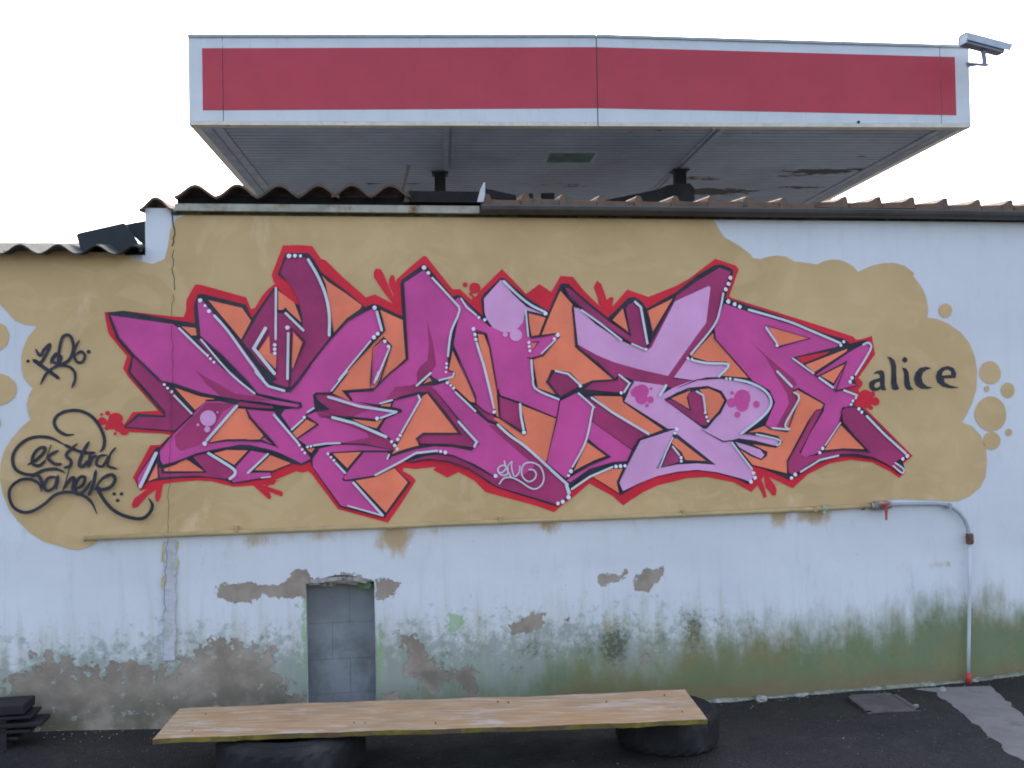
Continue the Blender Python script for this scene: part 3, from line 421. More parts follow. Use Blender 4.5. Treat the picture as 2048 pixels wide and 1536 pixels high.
# ---------------------------------------------------------------- colours
WHITE=(.64,.665,.69)
MAG=(.60,.072,.275); PUR=(.37,.035,.125); LIL=(.72,.345,.57); ORA=(.90,.215,.110); RED=(.68,.018,.038); INK=(.032,.029,.042); SHN=(.60,.64,.66)
PAINT={'M':simple('magenta_paint',MAG,.62,.17,1.8,.15,220,.0015,rnd=False),'D':simple('dark_purple_paint',PUR,.62,.24,2.2,.15,220,.0015,rnd=False),
 'L':simple('lilac_paint',LIL,.62,.11,2.5,.15,220,.0015,rnd=False),'O':simple('orange_paint',ORA,.62,.12,3,.15,220,.0015,rnd=False),
 'R':simple('red_paint',RED,.6,.12,3,.15,220,.0015,rnd=False),'K':simple('black_blue_paint',INK,.55,.3,6,.15,220,.0015,rnd=False),
 'H':simple('pale_blue_highlight_paint',SHN,.6,.08,6,.1,220,.0015,rnd=False),'W':simple('white_dot_paint',(.74,.78,.82),.6,.04,6,.1,220,.0015,rnd=False)}
PNAME={'M':'magenta_letter_shape','D':'purple_letter_shape','L':'lilac_letter_shape','O':'orange_infill','R':'red_infill','K':'dark_outline'}
# tan background paint: brushed and rolled, slightly patchy
b=NB('tan_wall_paint'); n1=b.noise(1.3,5,.6,b.vec((1,1,1))); n2=b.noise(3.5,7,.7,b.vec((1,1,.55)),.6); n3=b.noise(9,4,.6)
n4=b.noise(2.2,3,.5,b.vec((1,1,1.4)),2.5); c=b.mix(b.ramp(n1,.35,.68),(.54,.355,.165),(.63,.42,.205)); c=b.mix(b.math('MULTIPLY',b.ramp(n4,.50,.62),.35),c,(.69,.475,.25)); c=b.mix(b.math('MULTIPLY',b.ramp(n2,.56,.72),.7),c,(.74,.52,.31)); c=b.mix(b.math('MULTIPLY',b.ramp(n3,.62,.8),.35),c,(.47,.33,.15))
b.bump(b.noise(160,5,.65),.35,.003); TANM=b.done(c,.8)

# plaster skin with weathering and painted eave shade masks held on the mesh
def wall_mat():
    b=NB('weathered_white_plaster'); V=b.vec((1,1,1)); ns=b.noise(1.1,5,.6); fine=b.noise(28,8,.7); med=b.noise(7,8,.65); streak=b.noise(5,6,.6,b.vec((3.2,1,.35)))
    c=b.mix(b.ramp(ns,.3,.7),(.64,.63,.645),(.70,.69,.695))
    c=b.mix(b.math('MULTIPLY',b.ramp(streak,.5,.75),.22),c,(.50,.52,.50))
    # grime that thickens towards the ground
    g=b.attr('grime'); gf=b.ramp(b.math('ADD',g,b.math('MULTIPLY',b.math('SUBTRACT',streak,.5),1.3)),.18,.95)
    c=b.mix(b.math('MULTIPLY',gf,.85),c,b.mix(b.ramp(b.noise(3,6,.6),.4,.6),(.41,.415,.305),(.47,.435,.34)))
    gs=b.ramp(b.math('ADD',b.math('MULTIPLY',g,.50),b.math('ADD',b.math('MULTIPLY',fine,.45),b.math('MULTIPLY',med,.38))),.60,.76)
    c=b.mix(b.math('MULTIPLY',gs,.62),c,(.20,.235,.185))
    r=b.ramp(b.math('ADD',b.attr('rust'),b.math('MULTIPLY',b.math('SUBTRACT',b.noise(11,7,.7,b.vec((1,1,.45))),.5),2.4)),.30,1.1); c=b.mix(b.math('MULTIPLY',r,.85),c,(.46,.29,.11))
    al=b.attr('algae'); af=b.ramp(b.math('ADD',al,b.math('MULTIPLY',b.math('SUBTRACT',b.noise(5,9,.68,b.vec((1.7,1,.75))),.5),1.7)),.06,1.10)
    ag=b.mix(b.ramp(b.noise(2.3,5,.6),.38,.62),(.15,.185,.085),(.20,.185,.075))
    ag=b.mix(b.ramp(b.math('ADD',b.attr('foot'),b.math('MULTIPLY',b.math('SUBTRACT',b.noise(4,6,.6),.5),1.2)),.4,1.0),ag,(.19,.15,.070)); c=b.mix(b.math('MULTIPLY',af,.95),c,ag)
    li=b.ramp(b.math('ADD',b.attr('lime'),b.math('MULTIPLY',b.math('SUBTRACT',b.noise(20,6,.7),.5),2.6)),.5,.75); c=b.mix(b.math('MULTIPLY',li,.7),c,(.25,.40,.16))
    mo=b.ramp(b.math('ADD',b.math('ADD',b.math('MULTIPLY',b.attr('mould'),.75),b.math('MULTIPLY',b.math('SUBTRACT',b.noise(6,5,.6,b.vec((1.3,1,.7))),.5),1.2)),b.math('MULTIPLY',b.math('SUBTRACT',b.noise(45,8,.8),.5),3.0)),.35,1.05); c=b.mix(b.math('MULTIPLY',mo,.85),c,(.085,.085,.045))
    # flaked paint showing brown render
    pe=b.math('ADD',b.attr('peel'),b.math('MULTIPLY',b.math('SUBTRACT',b.noise(13,10,.72),.5),1.5)); pf=b.ramp(pe,.50,.53)
    pc=b.mix(b.ramp(b.noise(4.5,7,.65),.35,.65),(.255,.195,.150),(.385,.31,.245)); pc=b.mix(b.math('MULTIPLY',b.attr('damp'),b.ramp(b.noise(6,6,.6),.3,.6)),pc,(.150,.135,.092))
    chips=b.ramp(b.noise(16,8,.7,b.vec((1,1,1.3))),.59,.63); pc=b.mix(b.math('MULTIPLY',chips,b.math('MULTIPLY',b.attr('chips'),.7)),pc,(.38,.42,.37))
    c=b.mix(pf,c,pc)
    dk=b.ramp(b.math('ADD',b.attr('eave_shade_stain'),b.math('MULTIPLY',b.math('SUBTRACT',med,.5),.8)),.3,1.0); c=b.mix(b.math('MULTIPLY',dk,.8),c,(.10,.11,.09))
    h=b.math('ADD',b.math('MULTIPLY',pf,-2.6),b.math('ADD',b.math('MULTIPLY',b.noise(110,5,.65),.35),b.math('MULTIPLY',b.noise(9,4,.5),.6)))
    b.bump(h,.6,.005); return b.done(c,.85)
WALLM=wall_mat()
# ---------------------------------------------------------------- ground
def base_z(u):
    us=[p[0] for p in BASE]; zs=[p[1] for p in BASE]; return float(np.interp(u,us,zs))
def to_wall(x,y):
    dx,dy=x-WALL_LOC[0],y-WALL_LOC[1]; c,s=math.cos(WALL_RZ),math.sin(WALL_RZ); return dx*c+dy*s,-dx*s+dy*c
def ground_z(x,y):
    u,d=to_wall(x,y); f=max(0,1-abs(d)/1.2); f=f*f*(3-2*f)
    return base_z(u)*f
def asphalt_mat():
    b=NB('worn_asphalt'); n=b.noise(1.2,6,.6); f=b.noise(140,4,.7); sp=b.n('ShaderNodeTexVoronoi'); sp.inputs['Scale'].default_value=85; b.l(b.tc.outputs['Object'],sp.inputs['Vector'])
    c=b.mix(b.ramp(n,.3,.7),(.013,.0115,.011),(.024,.021,.020)); c=b.mix(b.ramp(f,.45,.75),c,(.060,.052,.047))
    c=b.mix(b.math('MULTIPLY',b.ramp(b.noise(20,5,.6),.66,.78),.6),c,(.13,.115,.10)); c=b.mix(b.math('MULTIPLY',b.ramp(b.noise(3.1,8,.68),.52,.70),.45),c,(.050,.044,.040)); c=b.mix(b.math('MULTIPLY',b.ramp(b.noise(1.6,7,.66,None,1.2),.54,.66),.65),c,(.010,.009,.009))
    vc=b.n('ShaderNodeTexVoronoi',feature='DISTANCE_TO_EDGE'); vc.inputs['Scale'].default_value=1.3; wv=b.n('ShaderNodeVectorMath',operation='ADD'); b.l(b.tc.outputs['Object'],wv.inputs[0]); cw=b.n('ShaderNodeTexNoise'); cw.inputs['Scale'].default_value=4; cw.inputs['Detail'].default_value=8; b.l(b.tc.outputs['Object'],cw.inputs['Vector']); b.l(cw.outputs['Color'],wv.inputs[1]); b.l(wv.outputs[0],vc.inputs['Vector'])
    ck=b.ramp(vc.outputs['Distance'],.0,.010,1,0); c=b.mix(b.math('MULTIPLY',ck,.7),c,(.005,.005,.005))
    rr=b.ramp(b.noise(2.2,5,.6),.35,.7,.55,.85)
    h=b.math('ADD',b.math('MULTIPLY',sp.outputs['Distance'],-1.0),b.math('MULTIPLY',b.noise(18,5,.6),1.2)); b.bump(h,.75,.006); return b.done(c,rr)
ASPH=asphalt_mat()
xs=[-600,-200,-80,-30,-15,-9]+[-6+.1*i for i in range(121)]+[9,15,30,80,200,600]
ys=[-600,-200,-60,-20,-8,-3,0,1,2]+[2.6+.08*i for i in range(50)]+[7,8,10,15,30,60,200,600]
V=[(x,y,ground_z(x,y)+(.004*math.sin(x*3.1+y*1.7)+.004*math.sin(x*1.3-y*4.1) if abs(x)<7 and 2<y<6.5 else 0)) for y in ys for x in xs]
nx=len(xs); Fc=[(j*nx+i,j*nx+i+1,(j+1)*nx+i+1,(j+1)*nx+i) for j in range(len(ys)-1) for i in range(nx-1)]
gr=mesh_obj('asphalt_ground',V,Fc,ASPH,smooth=True); gr['kind']='structure'
def gz(x,y): return ground_z(x,y)+.004*math.sin(x*3.1+y*1.7)+.004*math.sin(x*1.3-y*4.1)
CONC=simple('pale_concrete',(.23,.205,.19),.9,.18,5,.5,70,.004,dirt=(.12,.105,.095),dscale=5,dlo=.5,dhi=.75)
# poured concrete strip, ragged edged, lying on the asphalt
L=[];R=[]
for k in range(60):
    y=5.56-k*.04
    L.append((2.30-.0045*min(k,26)+.008*math.sin(k*1.1)+random.uniform(-.008,.008)-(.05*(2-k) if k<2 else 0),y)); R.append((2.63-.0075*k+.006*math.sin(k*1.7)+random.uniform(-.007,.007),y))
V=[];Fc=[]
for (a,y),(c_,_) in zip(L,R):
    for t in range(7):
        x=a+(c_-a)*t/6; V.append((x,y,gz(x,y)+(.006 if 0<t<6 else .0005)))
for k in range(59):
    for t in range(6): i=k*7+t; Fc.append((i,i+7,i+8,i+1))
o=mesh_obj('concrete_strip',V,Fc,CONC,smooth=True); o['kind']='structure'

# ---------------------------------------------------------------- building
bld=root('building','long white plastered building with graffiti mural, low tiled roof and stained wall base','building',WALL_LOC,WALL_RZ)
U_LOW=-1.835      # the lower part of the building ends here
HOLE=(-1.062,-.712,.685)
uc=sorted(set([-9,-7,-5.5,-4.5,-4]+[round(-3.6+.016*i,4) for i in range(475)]+[4.2,5,6,7.5,9,12]+[HOLE[0],HOLE[1],U_LOW]))
uc=[u for i,u in enumerate(uc) if u in(HOLE[0],HOLE[1],U_LOW) or all(abs(u-q)>.006 for q in(HOLE[0],HOLE[1],U_LOW))]
zc=sorted(set([-.15,-.1]+[round(-.06+.016*i,4) for i in range(151)]+[HOLE[2],2.36,2.38,2.42,2.46,2.50,2.54,2.58,2.62]))
zc=[z for z in zc if z in(HOLE[2],2.38) or all(abs(z-q)>.006 for q in(HOLE[2],2.38))]
zc=[z for z in zc if z<=2.62]
def wob(u,z): return .0035*math.sin(u*2.3+z*1.1)+.003*math.sin(u*5.1-z*3.7)+.0015*math.sin(u*13+z*11)
V=[];idx={};Fc=[]
def vid(i,j):
    if (i,j) not in idx: idx[(i,j)]=len(V); V.append((uc[i],(.008+wob(uc[i],zc[j]))*min(1,max(0,(.96-zc[j])/.25)),zc[j]))
    return idx[(i,j)]
for i in range(len(uc)-1):
    for j in range(len(zc)-1):
        um=(uc[i]+uc[i+1])/2; zm=(zc[j]+zc[j+1])/2
        if HOLE[0]<um<HOLE[1] and zm<HOLE[2]: continue
        if um<U_LOW and zm>2.38: continue
        Fc.append((vid(i,j),vid(i+1,j),vid(i+1,j+1),vid(i,j+1)))
nskin=len(V); A=np.array(V)
m=MB()
def reveal(x0,x1,z0,z1):
    pass
D=.30
m.add([(HOLE[0],0,-.15),(HOLE[0],0,HOLE[2]),(HOLE[0],D,HOLE[2]),(HOLE[0],D,-.15)],[(0,1,2,3)])
m.add([(HOLE[1],0,-.15),(HOLE[1],0,HOLE[2]),(HOLE[1],D,HOLE[2]),(HOLE[1],D,-.15)],[(3,2,1,0)])
m.add([(HOLE[0],0,HOLE[2]),(HOLE[1],0,HOLE[2]),(HOLE[1],D,HOLE[2]),(HOLE[0],D,HOLE[2])],[(3,2,1,0)])
m.add([(U_LOW,0,2.38),(U_LOW,0,2.62),(U_LOW,.32,2.62),(U_LOW,.32,2.38)],[(0,1,2,3)])
m.add([(U_LOW,0,2.62),(12,0,2.62),(12,.32,2.62),(U_LOW,.32,2.62)],[(0,1,2,3)])
m.add([(-9,0,2.38),(U_LOW,0,2.38),(U_LOW,.32,2.38),(-9,.32,2.38)],[(0,1,2,3)])
m.add([(-9,.32,-.15),(12,.32,-.15),(12,.32,2.38),(-9,.32,2.38)],[(3,2,1,0)])
m.add([(U_LOW,.32,2.38),(12,.32,2.38),(12,.32,2.62),(U_LOW,.32,2.62)],[(3,2,1,0)])
b0=len(V); V+=m.v; Fc+=[tuple(i+b0 for i in q) for q in m.f]
wall=mesh_obj('wall',V,Fc,WALLM,bld)
wall['label']='white plaster wall with flaking paint and green algae near the ground'
for p in wall.data.polygons: p.use_smooth=len(p.vertices)==4 and p.index<len(Fc)-8
def sdf(poly,X,Z):
    P=np.array(poly)/1000.; n=len(P); d=np.full(X.shape,1e9); ins=np.zeros(X.shape,bool)
    for i in range(n):
        a=P[i];b_=P[(i+1)%n]; e=b_-a; wx=X-a[0]; wz=Z-a[1]; t=np.clip((wx*e[0]+wz*e[1])/(e@e+1e-12),0,1)
        d=np.minimum(d,np.hypot(wx-e[0]*t,wz-e[1]*t)); cond=(a[1]>Z)!=(b_[1]>Z)
        with np.errstate(divide='ignore',invalid='ignore'): xi=(b_[0]-a[0])*(Z-a[1])/(b_[1]-a[1])+a[0]
        ins^=cond&(X<xi)
    return np.where(ins,d,-d)
X=A[:,0];Z=A[:,2]
def setattr_(name,arr):
    full=np.zeros(len(V),dtype=np.float32); full[:nskin]=arr; at=wall.data.attributes.new(name,'FLOAT','POINT'); at.data.foreach_set('value',full)
pm=np.full(X.shape,-1.0)
for k,p in enumerate(PEEL): pm=np.maximum(pm,sdf(p,X,Z)/(.22 if k==3 else .09 if k==4 else .055))
setattr_('peel',np.clip(.5+pm*.55,0,1))
big=np.clip(sdf(PEEL[3],X,Z)/.05,0,1); setattr_('chips',big*.9); setattr_('damp',np.clip((.30-Z)/.25,0,1)*np.clip(sdf(PEEL[3],X,Z)/.05+.5,0,1)+np.clip(sdf(PEEL[4],X,Z)/.03,0,1)*.7*(Z<.21))
al=np.full(X.shape,-1.0)
for p in ALGAE: al=np.maximum(al,sdf(p,X,Z)/.26)
setattr_('algae',np.clip(.5+al*.8,0,1.25)+np.where(X>2.3,.12,0)*np.clip((.55-Z)/.3,0,1))
def blobs(L):
    o=np.zeros(X.shape)
    for u,z,a,c_,s in L: o=np.maximum(o,s*np.exp(-((X-u)/a)**2*.7-((Z-z)/c_)**2*.7))
    return o
setattr_('foot',np.clip((.16-Z)/.16,0,1)*(X>.2)); setattr_('mould',np.minimum(blobs(MOULD)*1.25,1.2)); setattr_('rust',blobs(RUST)); setattr_('lime',blobs(LIME))
setattr_('grime',np.clip((.74-Z)/.68,0,1)*(1-.45*np.clip((X-.6)/1.2,0,1))+.0*X)
setattr_('eave_shade_stain',np.clip(1-(2.60-Z)/.035,0,1)*.9*(X>U_LOW+.15)+np.clip(1-(2.40-Z)/.12,0,1)*1.0*(X<U_LOW)+blobs([(-1.70,2.56,.02,.06,.5),(-1.66,.02,.03,.2,.5)]))  # dark bands paint in shade below both eaves; the blobs are small stains

# concrete blocks walling up the hatch
BLK=simple('grey_block_render',(.225,.232,.235),.9,.2,3,.3,60,.003,dirt=(.13,.135,.135),dscale=3.5,dlo=.42,dhi=.7,rnd=False)
for r_,(z0,z1) in enumerate([(-.12,.085),(.088,.265),(.268,.455),(.458,.684)]):
    cut=[HOLE[0],HOLE[0]+(.22 if r_%2 else .13),HOLE[1]]
    for a,c_ in zip(cut[:-1],cut[1:]): MB().box(a+.0006,c_-.0006,.105+random.uniform(0,.0012),.28,z0-.0008,z1+.0008).build('concrete_block',BLK,bld)
# ragged lump of render hanging over the hatch
MOR=simple('crumbling_mortar',(.36,.32,.30),.95,.25,18,.9,40,.01,dirt=(.10,.09,.08),dscale=12,dlo=.5,dhi=.62)
pts=[]
for k in range(17):
    u=HOLE[0]+.01+k*(HOLE[1]-HOLE[0]-.02)/16; pts.append((u,.668+.006*math.sin(k*.9)+random.uniform(-.003,.003)))
top=[(u,.689) for u,_ in reversed(pts)]
MB().prism(pts+top,.03,.10).build('broken_lintel',MOR,bld,bevel=.003)
MB().prism([(-.80,.648),(-.735,.640),(-.722,.668),(-.745,.682),(-.795,.68)],.015,.05).build('mossy_fragment',simple('green_flaked_paint',(.10,.17,.07),.9,.3,20,.5,60,.004),bld,bevel=.003)
m=MB()
arc=[(-1.045,.692),(-1.0,.706),(-.95,.715),(-.90,.722),(-.86,.720),(-.80,.71),(-.75,.698),(-.72,.692)]
low=[(u+random.uniform(-.004,.004),z-.020-random.uniform(0,.007)) for u,z in arc[1:-1]]
m.prism(arc+low[::-1],-.012,.004).build('plaster_edge',MOR,bld,bevel=.002)
sh=MB(); sh.prism([(-.96,.717),(-.905,.725),(-.85,.722),(-.80,.713),(-.84,.717),(-.90,.719)],-.015,-.011); sh.build('plaster_crack',PAINT['K'],bld)

# ---- flat paint: thin sheets just proud of the plaster, each layer a little in front of the one below
def sheet(name,pts,off,mat,parent,smooth=False):
    v=[(x/1000.,-off,z/1000.) for x,z in pts]
    if sum((v[i][0]*v[(i+1)%len(v)][2]-v[(i+1)%len(v)][0]*v[i][2]) for i in range(len(v)))<0: v.reverse()
    return mesh_obj(name,v,[tuple(range(len(v)))],mat,parent)
def catmull(p,n=6):
    if len(p)<3: return p
    q=[p[0]]+list(p)+[p[-1]]; out=[]
    for i in range(1,len(q)-2):
        for k in range(n):
            t=k/n; a,b_,c_,d=[np.array(x,float) for x in q[i-1:i+3]]
            out.append(tuple(.5*(2*b_+(c_-a)*t+(2*a-5*b_+4*c_-d)*t*t+(3*b_-a-3*c_+d)*t**3)))
    return out+[p[-1]]
def ribbon(m,pts,wd,off,smooth=False,rise=.0006,taper=0,round_=True):
    p=catmull(pts) if smooth else list(pts)
    P=[Vector((a/1000.,c_/1000.)) for a,c_ in p]
    Q=[P[0]]
    for a in P[1:]:
        if (a-Q[-1]).length>.0008: Q.append(a)
    P=Q; n=len(P)
    if n<2: return
    h=wd/2000.; le=[];ri=[]
    for i in range(n):
        d1=(P[i]-P[i-1]).normalized() if i else (P[1]-P[0]).normalized(); d2=(P[i+1]-P[i]).normalized() if i<n-1 else d1
        t=(d1+d2); t=t.normalized() if t.length>1e-6 else d1
        nrm=Vector((-t.y,t.x)); k=min(1/max(.35,nrm.dot(Vector((-d1.y,d1.x)))),1.8)
        hh=h*k
        if taper: s=i/(n-1); hh*=min(1,.35+s*6,.25+(1-s)*taper)
        le.append(P[i]+nrm*hh); ri.append(P[i]-nrm*hh)
    y=lambda i: -(off+rise*i/n*max(1,n/12))
    v=[];f=[]
    for i in range(n): v+=[(le[i].x,y(i),le[i].y),(ri[i].x,y(i),ri[i].y)]
    for i in range(n-1): f.append((2*i,2*i+1,2*i+3,2*i+2))
    m.add(v,f)
    if round_:
        for e,dr in ((0,(P[0]-P[1]).normalized()),(n-1,(P[-1]-P[-2]).normalized())):
            hh=(le[e]-ri[e]).length/2; nn=Vector((-dr.y,dr.x)); c0=P[e]
            vv=[(c0.x+ (nn.x*math.cos(t)+dr.x*math.sin(t))*hh,y(e),c0.y+(nn.y*math.cos(t)+dr.y*math.sin(t))*hh) for t in [math.pi*k/6 for k in range(7)]]
            m.add(vv,[tuple(range(7))])
def dot_mesh(m,x,z,r,off,n=14,wb=.06): 
    v=[(a/1000.,-off,c_/1000.) for a,c_ in circle_pts(x,z,r,n,wb)]; m.add(v,[tuple(range(n))])

o=sheet('tan_background',CLOUD,.003,TANM,bld); o['label']='tan painted cloud filling most of the wall'
for pts in CLOUD_BLOBS: sheet('tan_bubble',pts,.003,TANM,bld)
for x,z,r in BUBBLES: sheet('tan_bubble',circle_pts(x,z,r,28,.03),.003,TANM,bld)
halo=sheet('graffiti_lettering',HALO[0],.0055,PAINT['R'],bld); halo['label']='large magenta, purple, lilac and orange wildstyle letters with red halo'
for i,p in enumerate(HALO[1:]): sheet('red_drip',p,.0058+i*.0001,PAINT['R'],halo)
for i,(x,z,r) in enumerate(HALO_SPOTS):
    m=MB(); dot_mesh(m,x,z,r,.0068+i*.00003,20,.05); m.build('red_splatter',PAINT['R'],halo)

sheet('dark_outline',OUTLINE,.0085,PAINT['K'],halo)
for i,(c_,p) in enumerate(FILLS): sheet(PNAME[c_],p,.0095+i*.00006,PAINT[c_],halo)
off0=.0095+len(FILLS)*.00006+.0004
for i,(c_,x,z,r) in enumerate(SPOTS): 
    m=MB(); dot_mesh(m,x,z,r,off0+i*.00005,26,.02); m.build('lilac_spot' if c_=='L' else 'magenta_spot',PAINT[c_],halo)
off1=off0+.0012
for i,(wd,p) in enumerate(LINES):
    m=MB(); ribbon(m,p,wd*1.0,off1+i*.00004,taper=8); m.build('dark_line',PAINT['K'],halo)
off2=off1+.0035
for i,(wd,p) in enumerate(SHINES):
    m=MB(); ribbon(m,p,wd*.92,off2+i*.00003,smooth=len(p)>3); m.build('highlight_line',PAINT['H'],halo)
off3=off2+.0028
for x,z,r in DOTS:
    m=MB(); dot_mesh(m,x,z,r,off3,12); m.build('highlight_dot',PAINT['W'],halo)
sgn=MB()
for i,(wd,p) in enumerate(SIGNATURE): ribbon(sgn,p,wd,off3+i*.001,smooth=True)
o=sgn.build('painted_signature',PAINT['H'],bld); o['label']='small pale looping signature inside the magenta letters'
def writing(name,S_,Dts,label,base=.0065,k=1.0):
    m=MB()
    for i,(wd,p) in enumerate(S_): ribbon(m,p,wd*k,base+i*.0011,smooth=True,rise=.0008,taper=9)
    for x,z,r in Dts: dot_mesh(m,x,z,r,base,14)
    o=m.build(name,PAINT['K'],bld); o['label']=label
writing('spray_tag',TAG_TOP,TAG_TOP_DOTS,'small black spray tag on the tan paint at far left',k=1.7)
writing('spray_tag',TAG_LOW,TAG_LOW_DOTS,'two line black handwriting with large loops below the small tag',k=1.6)
nm=MB()
for i,p in enumerate(NAME): nm.add([(x/1000.,-.0065-i*.0002,z/1000.) for x,z in p],[tuple(range(len(p)))])
for x,z,r in NAME_DOTS: dot_mesh(nm,x,z,r,.0065)
nm=nm.build('painted_name',PAINT['K'],bld); nm['label']='the word alice in black brush letters right of the mural'
for p in NAME_HOLES: sheet('letter_counter',p,.0085,TANM,nm)

# vertical crack and its filler strip
m=MB(); cr=[(-1693,2600)]; z=2590
cx=[(2600,-1700),(2480,-1695),(2380,-1702),(2200,-1698),(2100,-1706),(1900,-1700),(1700,-1712),(1500,-1716),(1300,-1724),(1000,-1738),(700,-1752),(560,-1758)]
pts=[]
z=2600
while z>560:
    x=np.interp(-z,[-a for a,_ in cx],[b_ for _,b_ in cx])+random.uniform(-6,6); pts.append((x,z)); z-=random.uniform(16,34)
ribbon(m,pts[:9],5.5,.0045,rise=.0001); ribbon(m,pts[9:19],3.2,.0045,rise=.0001); ribbon(m,pts[19:27],2.2,.0045,rise=.0001); ribbon(m,pts[26:],2.2,off3+.002,rise=.0001)
m.build('crack',simple('crack_shadow',(.045,.042,.04),.95,.3,30),bld)
PL=simple('pale_filler',(.54,.51,.53),.9,.08,12,.8,40,.008,dirt=(.42,.41,.37),dscale=14,dlo=.5,dhi=.7)
YL=simple('yellowed_filler_edge',(.55,.47,.20),.9,.2,20,.4,40)
for x_,z_,h_ in ((-1.765,.83,.10),(-1.768,.70,.06),(-1.702,.80,.05),(-1.700,.90,.03)): MB().prism([(x_-.008,z_),(x_+.006,z_-.01),(x_+.010,z_+h_*.6),(x_+.004,z_+h_),(x_-.004,z_+h_*.8)],-.0035,.0).build('filler_edge',YL,bld)
l=[];r=[]
for k in range(40):
    z=.935-k*.0155; l.append((-1756+random.uniform(-5,5)-k*.3,z*1000)); r.append((-1702+random.uniform(-5,5)-k*.25,z*1000))
sheet('filler_strip',l+r[::-1],.004,PL,bld)

# ---- eaves
PALEB=simple('pale_rusty_board',(.36,.33,.26),.85,.25,9,.5,50,.005,dirt=(.20,.10,.05),dscale=8,dlo=.50,dhi=.68)
SHD=simple('mossy_shadow_black',(.045,.048,.03),.95,.4,14,.6,50,.006,dirt=(.10,.12,.05),dscale=12,dlo=.5,dhi=.65)
MB().box(-1.70,12,-.012,.002,2.5865,2.5995).build('mossy_shadow_strip',SHD,bld)  # dark greenish strip stands in for the shadow line under the eave
MB().prism([(-.112,2.752),(.075,2.712),(.075,2.69),(-.112,2.69)],.02,.30).build('dark_flashing',simple('black_felt',(.014,.014,.015),.9,.2,6),bld)
MB().prism([(-1.682,2.600),(-.132,2.600),(-.132,2.640),(-1.682,2.636)],-.045,.03).build('eave_board',PALEB,bld,bevel=.002)
GUT=simple('grey_metal_gutter',(.085,.075,.07),.55,.2,5,.3,40,.003,dirt=(.04,.045,.04),dscale=5,dlo=.55,dhi=.75)
m=MB(); prof=[(-.095,2.668),(-.104,2.666),(-.106,2.655),(-.100,2.628),(-.078,2.606),(-.05,2.600),(-.022,2.604),(-.004,2.62),(-.004,2.668),(-.010,2.668),(-.012,2.625),(-.05,2.608),(-.09,2.632)]
n=len(prof); us=[-.130+.3*k for k in range(41)]
V=[(u,y,(z-2.668)*.62+2.668-.031+.0012*math.sin(u*3)+( -.012 if u>2 else 0)*min(1,(u-2)/2 if u>2 else 0)) for u in us for y,z in prof]
Fc=[(k*n+i,(k+1)*n+i,(k+1)*n+(i+1)%n,k*n+(i+1)%n) for k in range(len(us)-1) for i in range(n)]+[tuple(range(n)),tuple(reversed(range((len(us)-1)*n,len(us)*n)))]
MB().add(V,Fc).build('gutter',GUT,bld)
FL=simple('bent_white_flashing',(.55,.55,.56),.6,.1,8)
MB().prism([(-.150,2.650),(-.118,2.650),(-.108,2.69),(-.106,2.752),(-.114,2.752),(-.132,2.715)],-.10,-.094).build('flashing_end',FL,bld)
TER=simple('brown_clay_tile',(.13,.078,.052),.85,.25,9,.5,50,.005,dirt=(.05,.045,.04),dscale=8,dlo=.48,dhi=.7)
TERD=simple('dark_gap_shade_and_stud',(.016,.014,.014),.9,.2,9,.4,50)
# wavy clay tiles on the left stretch: one arched period each, open dark underneath
def wave_tile(x0,x1,zb,amp,th,y0,y1,slope,skew=0):
    n=18; m=MB(); v=[]
    for y in (y0,y1):
        for k in range(n+1):
            t=k/n; s=.5-.5*math.cos(2*math.pi*t); zz=zb+amp*(s**.85)+slope*(y-y0)
            v+= [(x0+(x1-x0)*t,y,zz+th),(x0+(x1-x0)*t,y,zz)]
    N=2*(n+1); f=[]
    for k in range(n):
        a=2*k; f+=[(a,a+2,a+3,a+1),(N+a,N+a+1,N+a+3,N+a+2),(a,N+a,N+a+2,a+2),(a+1,a+3,N+a+3,N+a+1)]
    f+=[(0,1,N+1,N),(2*n,N+2*n,N+2*n+1,2*n+1)]
    return m.add(v,f)
pk=[-1.576,-1.369,-1.162,-.962,-.795,-.598-.0]
for i,p in enumerate([-1.778]+pk):
    hw=.103 if i else .082; zb=2.652+i*.0035 if i else 2.598
    o=wave_tile(p-hw+random.uniform(-.003,.003),p+hw,zb,.058+random.uniform(-.004,.003),.013,-.075 if i else -.03,.5,.10).build('roof_tile',TER,bld,smooth=False)
    if i==4 and 0: wave_tile(p-hw+.03,p+hw+.03,zb+.012,.058,.012,.03,.5,.10).build('roof_tile',TER,bld)
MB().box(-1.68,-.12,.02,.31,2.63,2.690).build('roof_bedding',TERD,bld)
MB().box(-.50,-.13,-.06,.02,2.654,2.712).build('exposed_batten',TERD,bld)
MB().prism([(-.53,2.655),(-.49,2.655),(-.475,2.70),(-.49,2.735),(-.52,2.70)],-.05,-.02).build('broken_tile',TER,bld)
